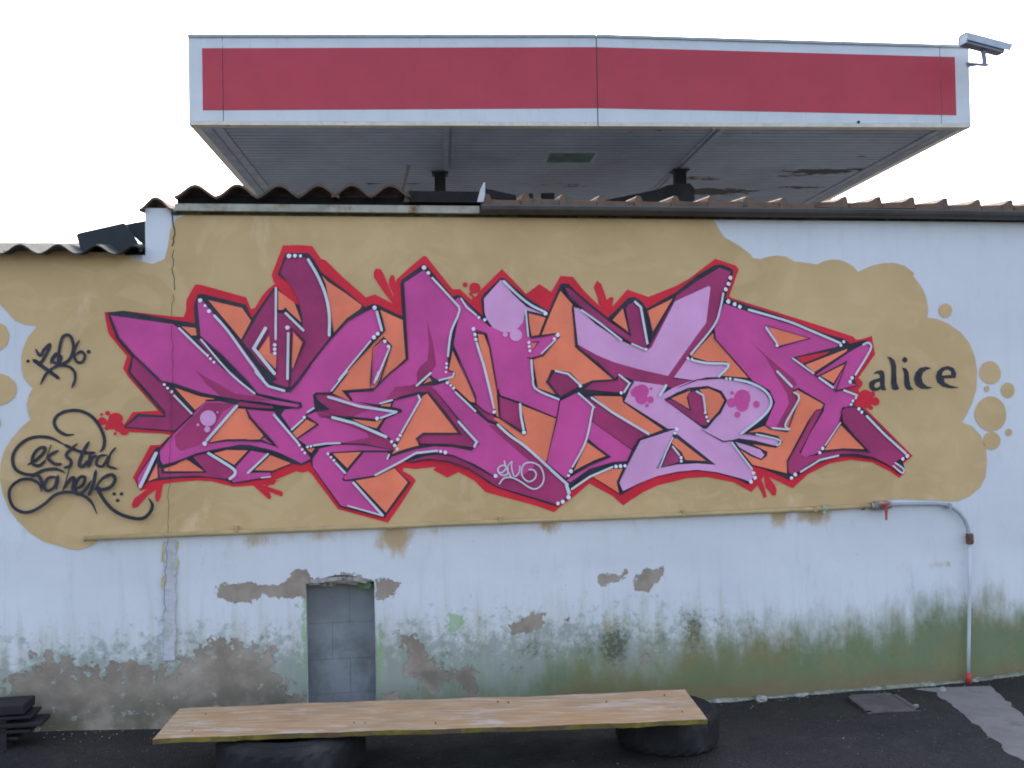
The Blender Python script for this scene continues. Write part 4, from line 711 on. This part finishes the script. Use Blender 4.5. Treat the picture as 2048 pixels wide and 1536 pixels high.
# interlocking tiles on the right stretch: flat pan and raised rib
def lock_tile(x0,p,z):
    m=MB(); pr=[(x0,z-.030),(x0+p,z-.030),(x0+p,z+.002)]
    top=[(x0+p-.002,z+.002),(x0+p-.008,z+.032),(x0+p-.020,z+.036),(x0+p-.030,z+.031),(x0+p-.060,z+.012),(x0+p-.085,z+.004),(x0+.02,z-.001),(x0,z)]
    poly=pr[:2]+top; n=len(poly); v=[(x,-.065,zz) for x,zz in poly]+[(x,.45,zz+.045) for x,zz in poly]
    return m.add(v,[tuple(range(n)),tuple(reversed(range(n,2*n)))]+[(i,i+n,(i+1)%n+n,(i+1)%n) for i in range(n)])
def lock_tile_left(x0,p,z):   # rib at its left end lying over the neighbour, seen from the front with a leaning cheek
    m=MB(); poly=[(x0,z-.03),(x0+p,z-.03),(x0+p,z),(x0+.075,z+.001),(x0+.045,z+.004),(x0+.038,z+.022),(x0+.032,z+.030),(x0+.016,z+.032),(x0+.004,z+.022),(x0,z+.004)]
    n=len(poly); v=[(x,-.065,zz) for x,zz in poly]+[(x,.45,zz+.045) for x,zz in poly]
    return m.add(v,[tuple(range(n)),tuple(reversed(range(n,2*n)))]+[(i,i+n,(i+1)%n+n,(i+1)%n) for i in range(n)])
u=-.115; k=0   # eave run
TER2=simple('weathered_clay_tile',(.16,.098,.068),.85,.3,9,.5,50,.005,dirt=(.07,.065,.06),dscale=9,dlo=.5,dhi=.7)
while u<9.0:
    p=.205 if u<1.6 else .200; z=2.670+.003*math.sin(k*1.3)-(.010*min(1,max(0,(u-1.6)/1.4)))+random.uniform(-.002,.002)
    if u>1.7: z+=.008
    o=(lock_tile_left if u<1.7 else lock_tile)(u,p-.004,z).build('roof_tile',TER2,bld,bevel=0)
    u+=p; k+=1
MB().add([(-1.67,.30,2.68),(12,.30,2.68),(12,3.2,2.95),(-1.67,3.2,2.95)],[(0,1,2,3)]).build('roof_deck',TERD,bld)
# corrugated sheet over the lower part
COR=simple('grey_fibre_cement',(.050,.054,.056),.85,.25,6,.5,40,.004,dirt=(.03,.035,.035),dscale=5,dlo=.42,dhi=.6)
v=[];f=[];n=600
for s,y in enumerate((-.11,1.6)):
    for k in range(n+1):
        x=-8+k*(8+U_LOW-.004)/n; z=2.386+.022*math.cos((x+2.40)*2*math.pi/.176)+.165*(y+.11)
        v+=[(x,y,z+.008),(x,y,z)]
N=2*(n+1)
for k in range(n): a=2*k; f+=[(a,a+2,a+3,a+1),(a,N+a,N+a+2,a+2),(a+1,a+3,N+a+3,N+a+1)]
MB().add(v,f).build('corrugated_roof',COR,bld)
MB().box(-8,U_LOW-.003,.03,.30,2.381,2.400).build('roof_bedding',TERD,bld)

# ---------------------------------------------------------------- loose sheets lying on the lower roof
def world_from_wall(u,d,z):
    c,s=math.cos(WALL_RZ),math.sin(WALL_RZ); return (WALL_LOC[0]+u*c-d*s,WALL_LOC[1]+u*s+d*c,z)
LSM=simple('dark_grey_sheet',(.040,.047,.052),.8,.3,6,.4,60,.003,dirt=(.02,.024,.024),dscale=3,dlo=.45,dhi=.7)
ls=root('roofing_sheet','dark grey rectangular roofing sheet lying tilted on the lower roof','roofing sheet',world_from_wall(0,.12,0),WALL_RZ)
MB().prism([(-2.20,2.50),(-2.19,2.510),(-1.965,2.565),(-1.90,2.47),(-1.89,2.39),(-2.17,2.39)],0,.012).build('sheet',LSM,ls)
ls2=root('roofing_sheet','black sheet propped against the white pier above the lower roof','roofing sheet',world_from_wall(0,.17,0),WALL_RZ)
MB().prism([(-1.985,2.563),(-1.84,2.592),(-1.845,2.39),(-1.90,2.39),(-1.875,2.455),(-1.91,2.485)],0,.012).build('sheet',LSM,ls2)
MB().tube([(-1.925,.006,2.578),(-1.95,.0,2.602)],[.004,.001],6).build('splinter',LSM,ls2)
wr=MB().tube([world_from_wall(-4.2,.4,2.95),world_from_wall(-3.2,.4,2.60),world_from_wall(-2.75,.4,2.49),world_from_wall(-2.46,.35,2.44)],.006,8).build('cable',TERD)
tag(wr,'thin dark cable dropping onto the lower roof at far left','cable')
st=MB().tube([world_from_wall(-.545,.03,2.68),world_from_wall(-.52,.03,2.78),world_from_wall(-.497,.03,2.868)],[.010,.009,.012],8).build('metal_rod',simple('rusty_rod',(.06,.045,.04),.8,.3,20),None)
tag(st,'short rusty rod sticking up from the eave where tiles are missing','rod')

# ---------------------------------------------------------------- service pipe on the wall
TP=simple('tan_painted_pipe',(.44,.315,.15),.6,.12,8,.2,80,.002,dirt=(.33,.24,.14),dscale=10,dlo=.55,dhi=.75)
GP=simple('grey_plastic_pipe',(.34,.36,.38),.5,.1,8,.2,80); WP=simple('white_pipe',(.52,.53,.55),.45,.06,8,.2,80); RU=simple('rusty_iron',(.16,.09,.06),.8,.4,30,.6,60,.003); RP=simple('red_lever_paint',(.42,.05,.045),.5,.15,20)
pp=root('water_pipe','thin pipe running along the wall under the mural and bending down to the asphalt','pipe',WALL_LOC,WALL_RZ)
yp=-.034
run=[(-2.13,yp,.962),(-1.2,yp,.967),(-.05,yp,.972),(.9,yp,.975),(1.75,yp,.982),(2.03,yp,.988)]
MB().tube(run,.013,14).build('pipe_run',TP,pp,smooth=True)
MB().tube([(-2.137,yp,.962),(-2.125,yp,.962)],[.0145,.0145],12).build('end_cap',TP,pp,smooth=True)
bend=[(2.03,yp,.988),(2.25,yp,.992),(2.43,yp,.986)]+[(2.43+.185*math.sin(t),yp,.801+.185*math.cos(t)) for t in [rad(a) for a in range(15,91,15)]]+[(2.618,yp,.79)]
MB().tube(bend,.011,14).build('bent_pipe',GP,pp,smooth=True)
MB().tube([(2.618,yp,.76),(2.612,yp,.5),(2.598,yp,.2),(2.590,yp,.03)],.010,14).build('down_pipe',WP,pp,smooth=True)
MB().tube([(2.590,yp,.035),(2.590,yp,-.03)],.0145,14).build('red_foot',RP,pp,smooth=True)
MB().tube([(2.62,yp,.815),(2.62,yp,.805),(2.62,yp,.765),(2.62,yp,.755)],[.018,.021,.021,.018],14).build('coupling',RU,pp,smooth=True)
for u_ in (-1.4,-.05,.95,1.70,2.5): MB().box(u_-.008,u_+.008,yp-.016,.0,(.975 if u_<2 else .965)-.006,(.975 if u_<2 else .965)+.022).build('pipe_clip',TP if u_<2 else GP,pp)
m=MB(); m.tube([(1.742,yp,.984),(1.775,yp,.984)],.019,8); m.tube([(1.752,yp,.98),(1.752,yp-.01,.95)],[.012,.009],8); m.build('tee_fitting',simple('brass_fitting',(.36,.33,.22),.5,.2,20),pp)
m=MB(); m.tube([(2.03,yp,.988),(2.05,yp,.988),(2.05,yp,.988),(2.13,yp,.990),(2.13,yp,.990),(2.15,yp,.990)],[.020,.020,.026,.026,.020,.020],10); m.tube([(2.09,yp,.99),(2.09,yp-.04,.995)],[.012,.010],8); m.build('valve_body',simple('dull_brass',(.30,.25,.22),.5,.25,30,metal=.4),pp)
vb=MB(); vb.prism([(2.082,1.004),(2.100,1.006),(2.104,.975),(2.099,.915),(2.091,.912),(2.088,.975)],yp-.05,yp-.044); vb.tube([(2.066,yp-.047,.998),(2.115,yp-.047,1.002)],.006,8); vb.build('lever',RP,pp)
MB().tube([(1.985,yp,.986),(1.985,yp-.006,.968)],[.014,.010],8).build('drain_screw',RU,pp)

# ---------------------------------------------------------------- station canopy far behind
can=root('canopy','red and white flat filling station canopy rising behind the tiled roof','canopy',(-3.7598,11.70,0),rad(4.362))
def fascia_mat(name,col,dirt,rough=.35):
    b=NB(name); n=b.noise(2,5,.6); c=b.mix(b.ramp(n,.3,.7),tuple(x*.94 for x in col),tuple(min(1,x*1.05) for x in col))
    s=b.noise(4,6,.6,b.vec((4,1,.3))); c=b.mix(b.math('MULTIPLY',b.ramp(s,.55,.78),.5),c,dirt); c=b.mix(b.math('MULTIPLY',b.ramp(b.noise(11,6,.7),.63,.72),.4),c,tuple(x*.7 for x in dirt)); b.bump(b.noise(1.2,2,.5),.05,.01); return b.done(c,rough)
FW=fascia_mat('white_enamelled_fascia',(.56,.58,.60),(.36,.37,.36)); FR=fascia_mat('faded_red_fascia',(.42,.030,.050),(.33,.06,.085)); FT=simple('cream_trim',(.60,.55,.46),.5,.12,6,.2,60,dirt=(.28,.15,.08),dscale=6,dlo=.57,dhi=.72)
SOF=None
def zt(x): return float(np.interp(x,[0,4.88,9.603],[5.985,6.035,5.945]))
def zr(x,t): return float(np.interp(x,[0,4.88,9.603],([5.856,5.915,5.828] if t else [5.117,5.165,5.095])))
cuts=[0,.400,4.878,9.222,9.603]; band=(.163,9.415)
for a,c_ in zip(cuts[:-1],cuts[1:]):
    g=.004 if a not in(4.878,) else .006; g2=.004 if c_!=4.878 else .006
    MB().prism([(a+g*(a>0),4.992),(c_-g2*(c_<9.6),4.992),(c_-g2*(c_<9.6),zt(c_)),(a+g*(a>0),zt(a))],0,.10).build('fascia_panel',FW,can,bevel=.0015)
    x0=max(a+g*(a>0),band[0]); x1=min(c_-g2,band[1])
    MB().prism([(x0,zr(x0,0)),(x1,zr(x1,0)),(x1,zr(x1,1)),(x0,zr(x0,1))],-.004,.0).build('red_band',FR,can)
MB().box(4.868,4.890,.006,.09,4.99,6.03).build('seam_backing',simple('rusty_seam',(.10,.06,.05),.9,.3,20),can)
m=MB(); m.box(0,4.875,-.006,.12,4.945,4.989); m.box(4.885,9.603,-.006,.12,4.945,4.989); m.build('bottom_trim',FT,can,bevel=.002)
m=MB(); m.prism([(0,zt(0)),(4.875,zt(4.875)),(4.875,zt(4.875)+.036),(0,zt(0)+.036)],-.02,.14); m.prism([(4.884,zt(4.884)),(9.603,zt(9.603)),(9.603,zt(9.603)+.036),(4.884,zt(4.884)+.036)],-.02,.14); m.build('top_trim',simple('grey_trim',(.34,.37,.40),.5,.1,6),can,bevel=.002)
m=MB(); m.box(0,.10,.12,9,4.95,6.0); m.build('side_fascia',FW,can); MB().box(9.503,9.603,.12,9,4.95,5.94).build('side_fascia',FW,can)
MB().box(.05,9.55,.05,8.95,5.60,5.9).build('canopy_roof',FT,can)
MB().box(.05,9.55,.123,9,4.9755,4.990).build('soffit_shade_backing',TERD,can)  # near-black colour stands in for shade in the gaps between slats
m=MB(); m.tube([(8.144,-.012,5.004),(8.144,-.022,5.004)],.018,8); m.build('dark_stud',TERD,can)
# soffit slats, each its own piece, with flaking marked on the mesh
b=NB('soffit_paint'); n=b.noise(3,6,.6,b.vec((1,1,1),True)); c=b.mix(b.ramp(n,.3,.7),(.43,.54,.70),(.51,.62,.78))
bl=b.ramp(b.noise(.7,4,.6),.42,.72); c=b.mix(b.math('MULTIPLY',bl,.45),c,(.28,.34,.42))
fk=b.ramp(b.math('ADD',b.attr('flake'),b.math('MULTIPLY',b.math('SUBTRACT',b.noise(9,8,.7,b.vec((.6,1,1))),.5),2.0)),.50,.66); c=b.mix(fk,c,(.06,.065,.07))
b.bump(b.noise(30,5,.6),.3,.004); SOF=b.done(c,.75)
FLK=[(7.0,3.0,.5,.08,.9),(8.9,1.6,.15,.05,.7),(6.9,1.2,.2,.04,.6),(7.9,3.2,.5,.06,.8),(4.2,.33,.9,.06,1),(5.6,.33,1.3,.06,.95),(6.9,.36,.5,.05,.8),(3.6,.20,.6,.05,.7),(5.3,.14,.8,.04,.6),(8.6,2.5,.6,.2,1.15),(9.2,2.35,.3,.1,.9),(7.4,3.9,.9,.3,1.1),(8.8,3.6,.6,.12,.9),(1.9,3.3,.22,.1,.9),(2.5,3.3,.2,.08,.8),(1.1,3.35,.12,.05,.7),(6.9,2.9,.6,.15,.6),(4.9,3.4,.8,.3,.5),(8.2,2.8,.5,.08,.7)]
slat_n=64
def slat_mesh(y0,y1,x0,x1,nm):
    v=[];f=[]
    for k in range(slat_n+1):
        x=x0+(x1-x0)*k/slat_n; v+=[(x,y0,4.974),(x,y0+.002,4.972),(x,y1-.002,4.972),(x,y1,4.974),(x,y1,4.984),(x,y0,4.984)]
    for k in range(slat_n):
        for j in range(6): a=k*6+j; b_=k*6+(j+1)%6; f.append((a,b_,b_+6,a+6))
    o=MB().add(v,f).build(nm,SOF,can); A_=np.array([q.co[:] for q in o.data.vertices]); fl=np.zeros(len(A_),dtype=np.float32)
    for cx_,cy_,ax,ay,s in FLK: fl=np.maximum(fl,s*np.exp(-((A_[:,0]-cx_)/ax)**2-((A_[:,1]-cy_)/ay)**2)).astype(np.float32)
    o.data.attributes.new('flake','FLOAT','POINT').data.foreach_set('value',fl); return o
LB=(4.45,5.07,1.35,1.91)
y=.125
while y<8.8:
    y1=y+.126
    if y1>LB[2] and y<LB[3]: slat_mesh(y,y1,.36,LB[0]-.02,'soffit_slat'); slat_mesh(y,y1,LB[1]+.02,9.24,'soffit_slat')
    else: slat_mesh(y,y1,.36,9.24,'soffit_slat')
    y+=.15
STR=simple('soffit_trim',(.42,.50,.62),.7,.15,4)
for x0,x1 in ((.10,.22),(.235,.352),(9.25,9.36),(9.375,9.50)): MB().box(x0,x1,.125,8.9,4.958,4.99).build('edge_strip',STR,can,bevel=.002)
for x0,yl in ((3.0,2.3),(6.44,8.0)): MB().box(x0,x0+.075,.125,yl,4.950,4.971).build('soffit_batten',STR,can,bevel=.002); 
MB().box(3.12,3.15,.125,2.3,4.955,4.971).build('soffit_batten',STR,can)
MB().box(6.36,6.39,.125,8.0,4.955,4.971).build('soffit_batten',STR,can)
m=MB()
for q in ((LB[0]-.05,LB[1]+.05,LB[2]-.05,LB[2]),(LB[0]-.05,LB[1]+.05,LB[3],LB[3]+.05),(LB[0]-.05,LB[0],LB[2],LB[3]),(LB[1],LB[1]+.05,LB[2],LB[3])): m.box(*q,4.958,4.972)
m.build('light_frame',STR,can); MB().box(LB[0],LB[1],LB[2],LB[3],4.966,4.99).build('light_glass',simple('green_grey_glass',(.16,.27,.27),.9,.15,4,spec=.05),can)
# steel posts with seats under the soffit
PST=simple('dark_painted_steel',(.030,.034,.040),.7,.2,5)
for x0,y0 in ((2.885,2.45),(6.385,2.25)):
    MB().box(x0,x0+.16,y0,y0+.16,0,4.93).build('column',PST,can,bevel=.004)
    MB().box(x0-.04,x0+.20,y0-.04,y0+.20,4.93,4.952).build('column_head',PST,can,bevel=.004)
# the dark kiosk roofs between the posts
KR=simple('dark_kiosk_roof',(.022,.022,.025),.85,.3,3)
def gable(prof,y0,label):
    x0,x1=prof[0][0],prof[-1][0]
    r_=root('kiosk','%s'%label,'kiosk',(0,0,0)); MB().prism([(x0,2.0)]+prof+[(x1,2.0)],y0,y0+1.2).build('roof',KR,r_)
    MB().box(x0+.1,x1-.1,y0+.1,y0+1.1,0,1.99).build('kiosk_wall',simple('kiosk_wall_paint',(.12,.12,.12)),r_)
gable([(-1.25,4.42),(-1.22,4.44),(-1.10,4.45),(-1.09,4.51),(-.86,4.51),(-.47,4.43),(.12,4.33)],13.6,'low dark gabled kiosk roof at the foot of the left canopy post')
gable([(1.20,4.31),(2.02,4.46),(2.17,4.52),(2.47,4.54),(2.53,4.47)],13.5,'long dark sloping kiosk roof at the foot of the right canopy post')
st=MB().box(.27,.33,13.4,13.46,2,4.42); st.box(.44,.62,13.4,13.6,2,4.42).build('vent_stack',KR)
tag(bpy.data.objects['vent_stack'],'pair of small dark vent stubs between the canopy posts','vent')

# ---------------------------------------------------------------- security camera on the canopy corner
CW=simple('camera_housing_paint',(.42,.45,.50),.4,.08,8); CD=simple('camera_shadow_grey',(.20,.22,.27),.5,.1,8)
sc=root('security_camera','white boxy security camera on a bracket at the right canopy corner','security camera',(5.80,12.0,5.80),rad(14))
tilt=Matrix.Rotation(rad(9),4,'Y')
def tb(m): m.v=[tuple(tilt@Vector(q)) for q in m.v]; return m
m=MB(); P_=[(-.085,.0),(-.085,.085),(-.06,.105),(.06,.105),(.085,.085),(.085,.0),(.078,.0),(.078,.08),(.057,.097),(-.057,.097),(-.078,.08),(-.078,.0)]
n=len(P_); V=[(-.31,a,b_) for a,b_ in P_]+[(.33+(.0 if b_>.05 else -.03),a,b_) for a,b_ in P_]
tb(m.add(V,[tuple(range(n)),tuple(reversed(range(n,2*n)))]+[(i,i+n,(i+1)%n+n,(i+1)%n) for i in range(n)])).build('sun_shield',CW,sc)
tb(MB().box(-.29,.24,-.065,.065,-.035,.085)).build('housing',CD,sc,bevel=.006)
tb(MB().box(.24,.25,-.05,.05,-.02,.07)).build('front_glass',TERD,sc)
tb(MB().box(-.305,-.29,-.07,.07,-.03,.09)).build('rear_cap',CW,sc,bevel=.003)
MB().tube([(-.01,0,-.05),(-.01,0,-.10),(0,0,-.14),(0,0,-.20)],[.035,.026,.03,.026],12).build('swivel',CD,sc)
m=MB(); m.box(-.25,.04,-.02,.02,-.225,-.20); m.prism([(-.25,-.26),(-.25,-.225),(-.08,-.225)],-.008,.008); m.build('bracket_arm',CD,sc)

# ---------------------------------------------------------------- plank on two tyres
b=NB('weathered_yellow_board'); v=b.vec((.9,9,9)); gsn=b.noise(6,9,.65,v,.4); c=b.mix(b.ramp(gsn,.36,.66),(.35,.225,.125),(.54,.39,.245)); c=b.mix(b.math('MULTIPLY',b.ramp(b.noise(2.3,5,.6,b.vec((1,3,3))),.42,.66),.6),c,(.47,.26,.11))
c=b.mix(b.math('MULTIPLY',b.ramp(b.noise(4,7,.7,b.vec((.8,4,4))),.54,.68),.75),c,(.56,.49,.43)); c=b.mix(b.math('MULTIPLY',b.ramp(b.noise(14,6,.7,b.vec((.5,1.4,1.4))),.68,.74),.85),c,(.09,.06,.05))
b.bump(gsn,.4,.003); WOOD=b.done(c,.8)
YEL=simple('yellow_plank_edge',(.19,.145,.025),.85,.5,14,.5,50,.003,dirt=(.10,.06,.035),dscale=7,dlo=.42,dhi=.62,rnd=False)
pl=root('plank','wide worn timber plank with yellow painted edge resting on two tyres','plank',(0,0,0))
A0,A1,B1,B0=(-1.574,4.665),(.807,4.823),(.826,4.369),(-1.547,4.237)
N=70; up=[];dn=[]
def lp(p,q,t): return (p[0]+(q[0]-p[0])*t,p[1]+(q[1]-p[1])*t)
back=[];front=[]
for k in range(N+1):
    t=k/N; x,y_=lp(A0,A1,t); d=random.uniform(-.002,.002)-.012*math.exp(-((t-.72)/.07)**2)-(.004 if t<.55 else 0); back.append((x,y_+d))
    x,y_=lp(B0,B1,t); front.append((x,y_+random.uniform(-.0025,.0025)))
zt_,zb_=.203,.171
V=[];Fc=[];RWS=6
for r_ in range(RWS+1):
    for k in range(N+1):
        x=back[k][0]+(front[k][0]-back[k][0])*r_/RWS; y_=back[k][1]+(front[k][1]-back[k][1])*r_/RWS
        V.append((x,y_,zt_+.003*math.sin(k*.09)+.0015*math.sin(k*.5+r_)))
for r_ in range(RWS):
    for k in range(N): a=r_*(N+1)+k; Fc.append((a,a+N+1,a+N+2,a+1))
mesh_obj('board_face',V,Fc,WOOD,pl)
ring=[V[k] for k in range(N+1)]+[V[r_*(N+1)+N] for r_ in range(1,RWS+1)]+[V[RWS*(N+1)+k] for k in range(N-1,-1,-1)]+[V[r_*(N+1)] for r_ in range(RWS-1,0,-1)]
n=len(ring); V2=ring+[(x,y_,z-.019-random.uniform(0,.003)) for x,y_,z in ring]; F2=[(i,(i+1)%n,(i+1)%n+n,i+n) for i in range(n)]+[tuple(range(n,2*n))]
mesh_obj('board_edge',V2,F2,YEL,pl)
for u_,v_ in ((.06,.25),(.06,.8),(.35,.75),(.37,.76),(.62,.2),(.64,.23),(.83,.35),(.95,.2),(.96,.8),(.5,.85)):
    x=A0[0]+(A1[0]-A0[0])*u_+(B0[0]-A0[0])*v_; y_=A0[1]+(A1[1]-A0[1])*u_+(B0[1]-A0[1])*v_
    MB().slab([(x+.0035*math.cos(t),y_+.0035*math.sin(t)) for t in [k*math.pi/4 for k in range(8)]],zt_-.004,zt_+.0045).build('nail_head',RU,pl)
RUB=simple('dusty_black_rubber',(.014,.013,.013),.8,.35,5,.5,60,.003,dirt=(.05,.047,.045),dscale=4,dlo=.5,dhi=.8)
def tyre(x,y,z,R,H,label):
    r_=root('tyre',label,'tyre',(x,y,z),random.random()*3,'old tyres carrying the plank')
    prof=[(.60,.10),(.585,.04),(.62,.01),(.70,.0),(.80,.012),(.90,.03),(.955,.07),(.985,.14),(1,.25),(1,.75),(.985,.86),(.955,.93),(.90,.97),(.80,.988),(.72,1.0),(.70,.99),(.66,.995),(.62,.98),(.585,.955),(.60,.90),(.66,.80),(.86,.76),(.86,.24),(.66,.2)]
    n=len(prof); sg=96; V=[];
    for k in range(sg):
        t=2*math.pi*k/sg
        for i,(a,h) in enumerate(prof):
            rr=a*R
            if 6<=i<=11: rr+=(.0022 if (k//2)%2 else -.0012)*( -1 if i%2 else 1)
            V.append((rr*math.cos(t),rr*math.sin(t),h*H))
    Fc=[(k*n+i,((k+1)%sg)*n+i,((k+1)%sg)*n+(i+1)%n,k*n+(i+1)%n) for k in range(sg) for i in range(n)]
    o=MB().add(V,Fc).build('tyre_casing',RUB,r_,smooth=False)
    m=MB()
    for rr in (.76,.84): m.tube([(rr*R*math.cos(t),rr*R*math.sin(t),H*.992 if rr<.8 else H*.985) for t in [2*math.pi*k/48 for k in range(49)]],.0025,6,False)
    m.build('sidewall_rib',RUB,r_)
tyre(.70,4.71,-.006,.24,.170,'black tyre lying flat under the right end of the plank')
tyre(-1.01,4.47,-.004,.325,.176,'dusty grey tyre lying flat under the left part of the plank')

# ---------------------------------------------------------------- stack of dark boards at the wall, far left
DB=simple('dark_tarred_board',(.020,.017,.019),.7,.3,8,.4,50)
sb=root('board_stack','low stack of dark boards lying by the wall at the far left','boards',world_from_wall(-2.75,-.16,0),WALL_RZ)
for k,(x1,z0,z1) in enumerate(((.40,.176,.222),(.43,.150,.166),(.47,.108,.130),(.42,.078,.096),(.36,.045,.060))): MB().box(-.9,x1,-.10+.01*k,.06,z0,z1).build('board',DB,sb,bevel=.006)
for x_ in (-.7,-.12,.28): MB().box(x_-.03,x_+.03,-.07,.05,-.02,.176).build('spacer_block',DB,sb)

# ---------------------------------------------------------------- cover plate, stones, litter
CP=simple('brown_cover_plate',(.115,.095,.088),.6,.25,6,.5,80,.003,dirt=(.05,.045,.045),dscale=7,dlo=.5,dhi=.75)
cv=root('cover_plate','square brown drain cover plate in the asphalt by the wall','drain cover',(0,0,0))
q=[(1.77,5.40),(2.04,5.42),(2.06,5.12),(1.782,5.10)]; zz=gz(1.9,5.26)
MB().slab(q,zz-.01,zz+.012).build('plate',CP,cv,bevel=.002)
m=MB()
for a,c_ in zip(q,q[1:]+q[:1]):
    d=Vector((c_[0]-a[0],c_[1]-a[1])).normalized(); nn=Vector((d.y,-d.x))*-.022
    m.slab([(a[0],a[1]),(c_[0],c_[1]),(c_[0]-nn.x,c_[1]-nn.y),(a[0]-nn.x,a[1]-nn.y)],zz-.01,zz+.016)
m.build('cover_frame',CP,cv)
STN=simple('pale_rubble',(.34,.32,.29),.9,.2,20,.7,60,.004)
def rock(name,x,y,r,flat=.5,mat=STN,parent=None,sub=2):
    bm=bmesh.new(); bmesh.ops.create_icosphere(bm,subdivisions=sub,radius=1)
    s=random.random()*50
    for v in bm.verts:
        k=1+.28*math.sin(v.co.x*3+s)*math.cos(v.co.y*4+s)+.12*math.sin(v.co.z*7+s); v.co=Vector((v.co.x*r*k,v.co.y*r*k*.75,v.co.z*r*k*flat))
    me=bpy.data.meshes.new(name); bm.to_mesh(me); bm.free(); me.materials.append(mat); o=bpy.data.objects.new(name,me); COL.objects.link(o)
    o.location=(x,y,gz(x,y)+r*flat*.4); o.rotation_euler=(0,0,random.random()*6); return o
tag(rock('stone',2.335,5.50,.024,.7),'small pale stone beside the foot of the down pipe','stone')
tag(rock('stone',2.075,5.215,.016,.5),'white chip of rubble on the right edge of the drain cover','stone')
tag(rock('stone',1.33,5.455,.045,.35),'flat pale lump of fallen plaster at the wall base left of the drain cover','plaster lump')
tag(rock('stone',1.55,5.50,.030,.4),'smaller pale plaster crumb at the wall foot next to the fallen lump','plaster lump')
m=MB(); ico=[(0,0,1),(.89,0,.45),(.28,.85,.45),(-.72,.53,.45),(-.72,-.53,.45),(.28,-.85,.45),(0,0,-.4)]; icf=[(0,1,2),(0,2,3),(0,3,4),(0,4,5),(0,5,1),(6,2,1),(6,3,2),(6,4,3),(6,5,4),(6,1,5)]
for k in range(1500):
    if k<260: u_=random.uniform(-3,3.4); d_=-abs(random.gauss(0,.07))-.01; x,y_,_=world_from_wall(u_,d_,0); r_=random.uniform(.0015,.006)
    else: x=random.uniform(-2.6,2.8); y_=random.uniform(3.5,5.4); r_=random.choice([.0012,.0015,.002,.002,.0025,.003]) if k<1470 else random.uniform(.004,.009)
    if to_wall(x,y_)[1]>-.005: continue
    a=random.random()*6; g=gz(x,y_); m.add([(x+r_*(p*math.cos(a)-q_*math.sin(a)),y_+r_*(p*math.sin(a)+q_*math.cos(a)),g+r_*.6*zq) for p,q_,zq in ico],icf)
o=m.build('gravel',STN); o['kind']='stuff'; o['label']='scattered pale grit and plaster crumbs on the asphalt'
# mortar fillet where the wall meets the asphalt
V=[];Fc=[];n=260
for k in range(n+1):
    u_=.95+k*(3.6-.95)/n; bz=base_z(u_); j=.5+.5*math.sin(u_*17)*math.sin(u_*5.3+1); h=.004+.011*j*random.uniform(.5,1.1); w_=.006+.022*j*random.uniform(.6,1.1)
    V+=[(u_,.004,bz+h),(u_,-.014-wob(u_,0),bz+h*.75),(u_,-w_-.012,bz-.004)]
for k in range(n):
    a=3*k; Fc+=[(a,a+1,a+4,a+3),(a+1,a+2,a+5,a+4)]
o=mesh_obj('mortar_fillet',V,Fc,simple('mossy_mortar',(.20,.20,.15),.95,.4,14,.8,40,.006,dirt=(.40,.38,.34),dscale=10,dlo=.55,dhi=.66,rnd=False),bld)
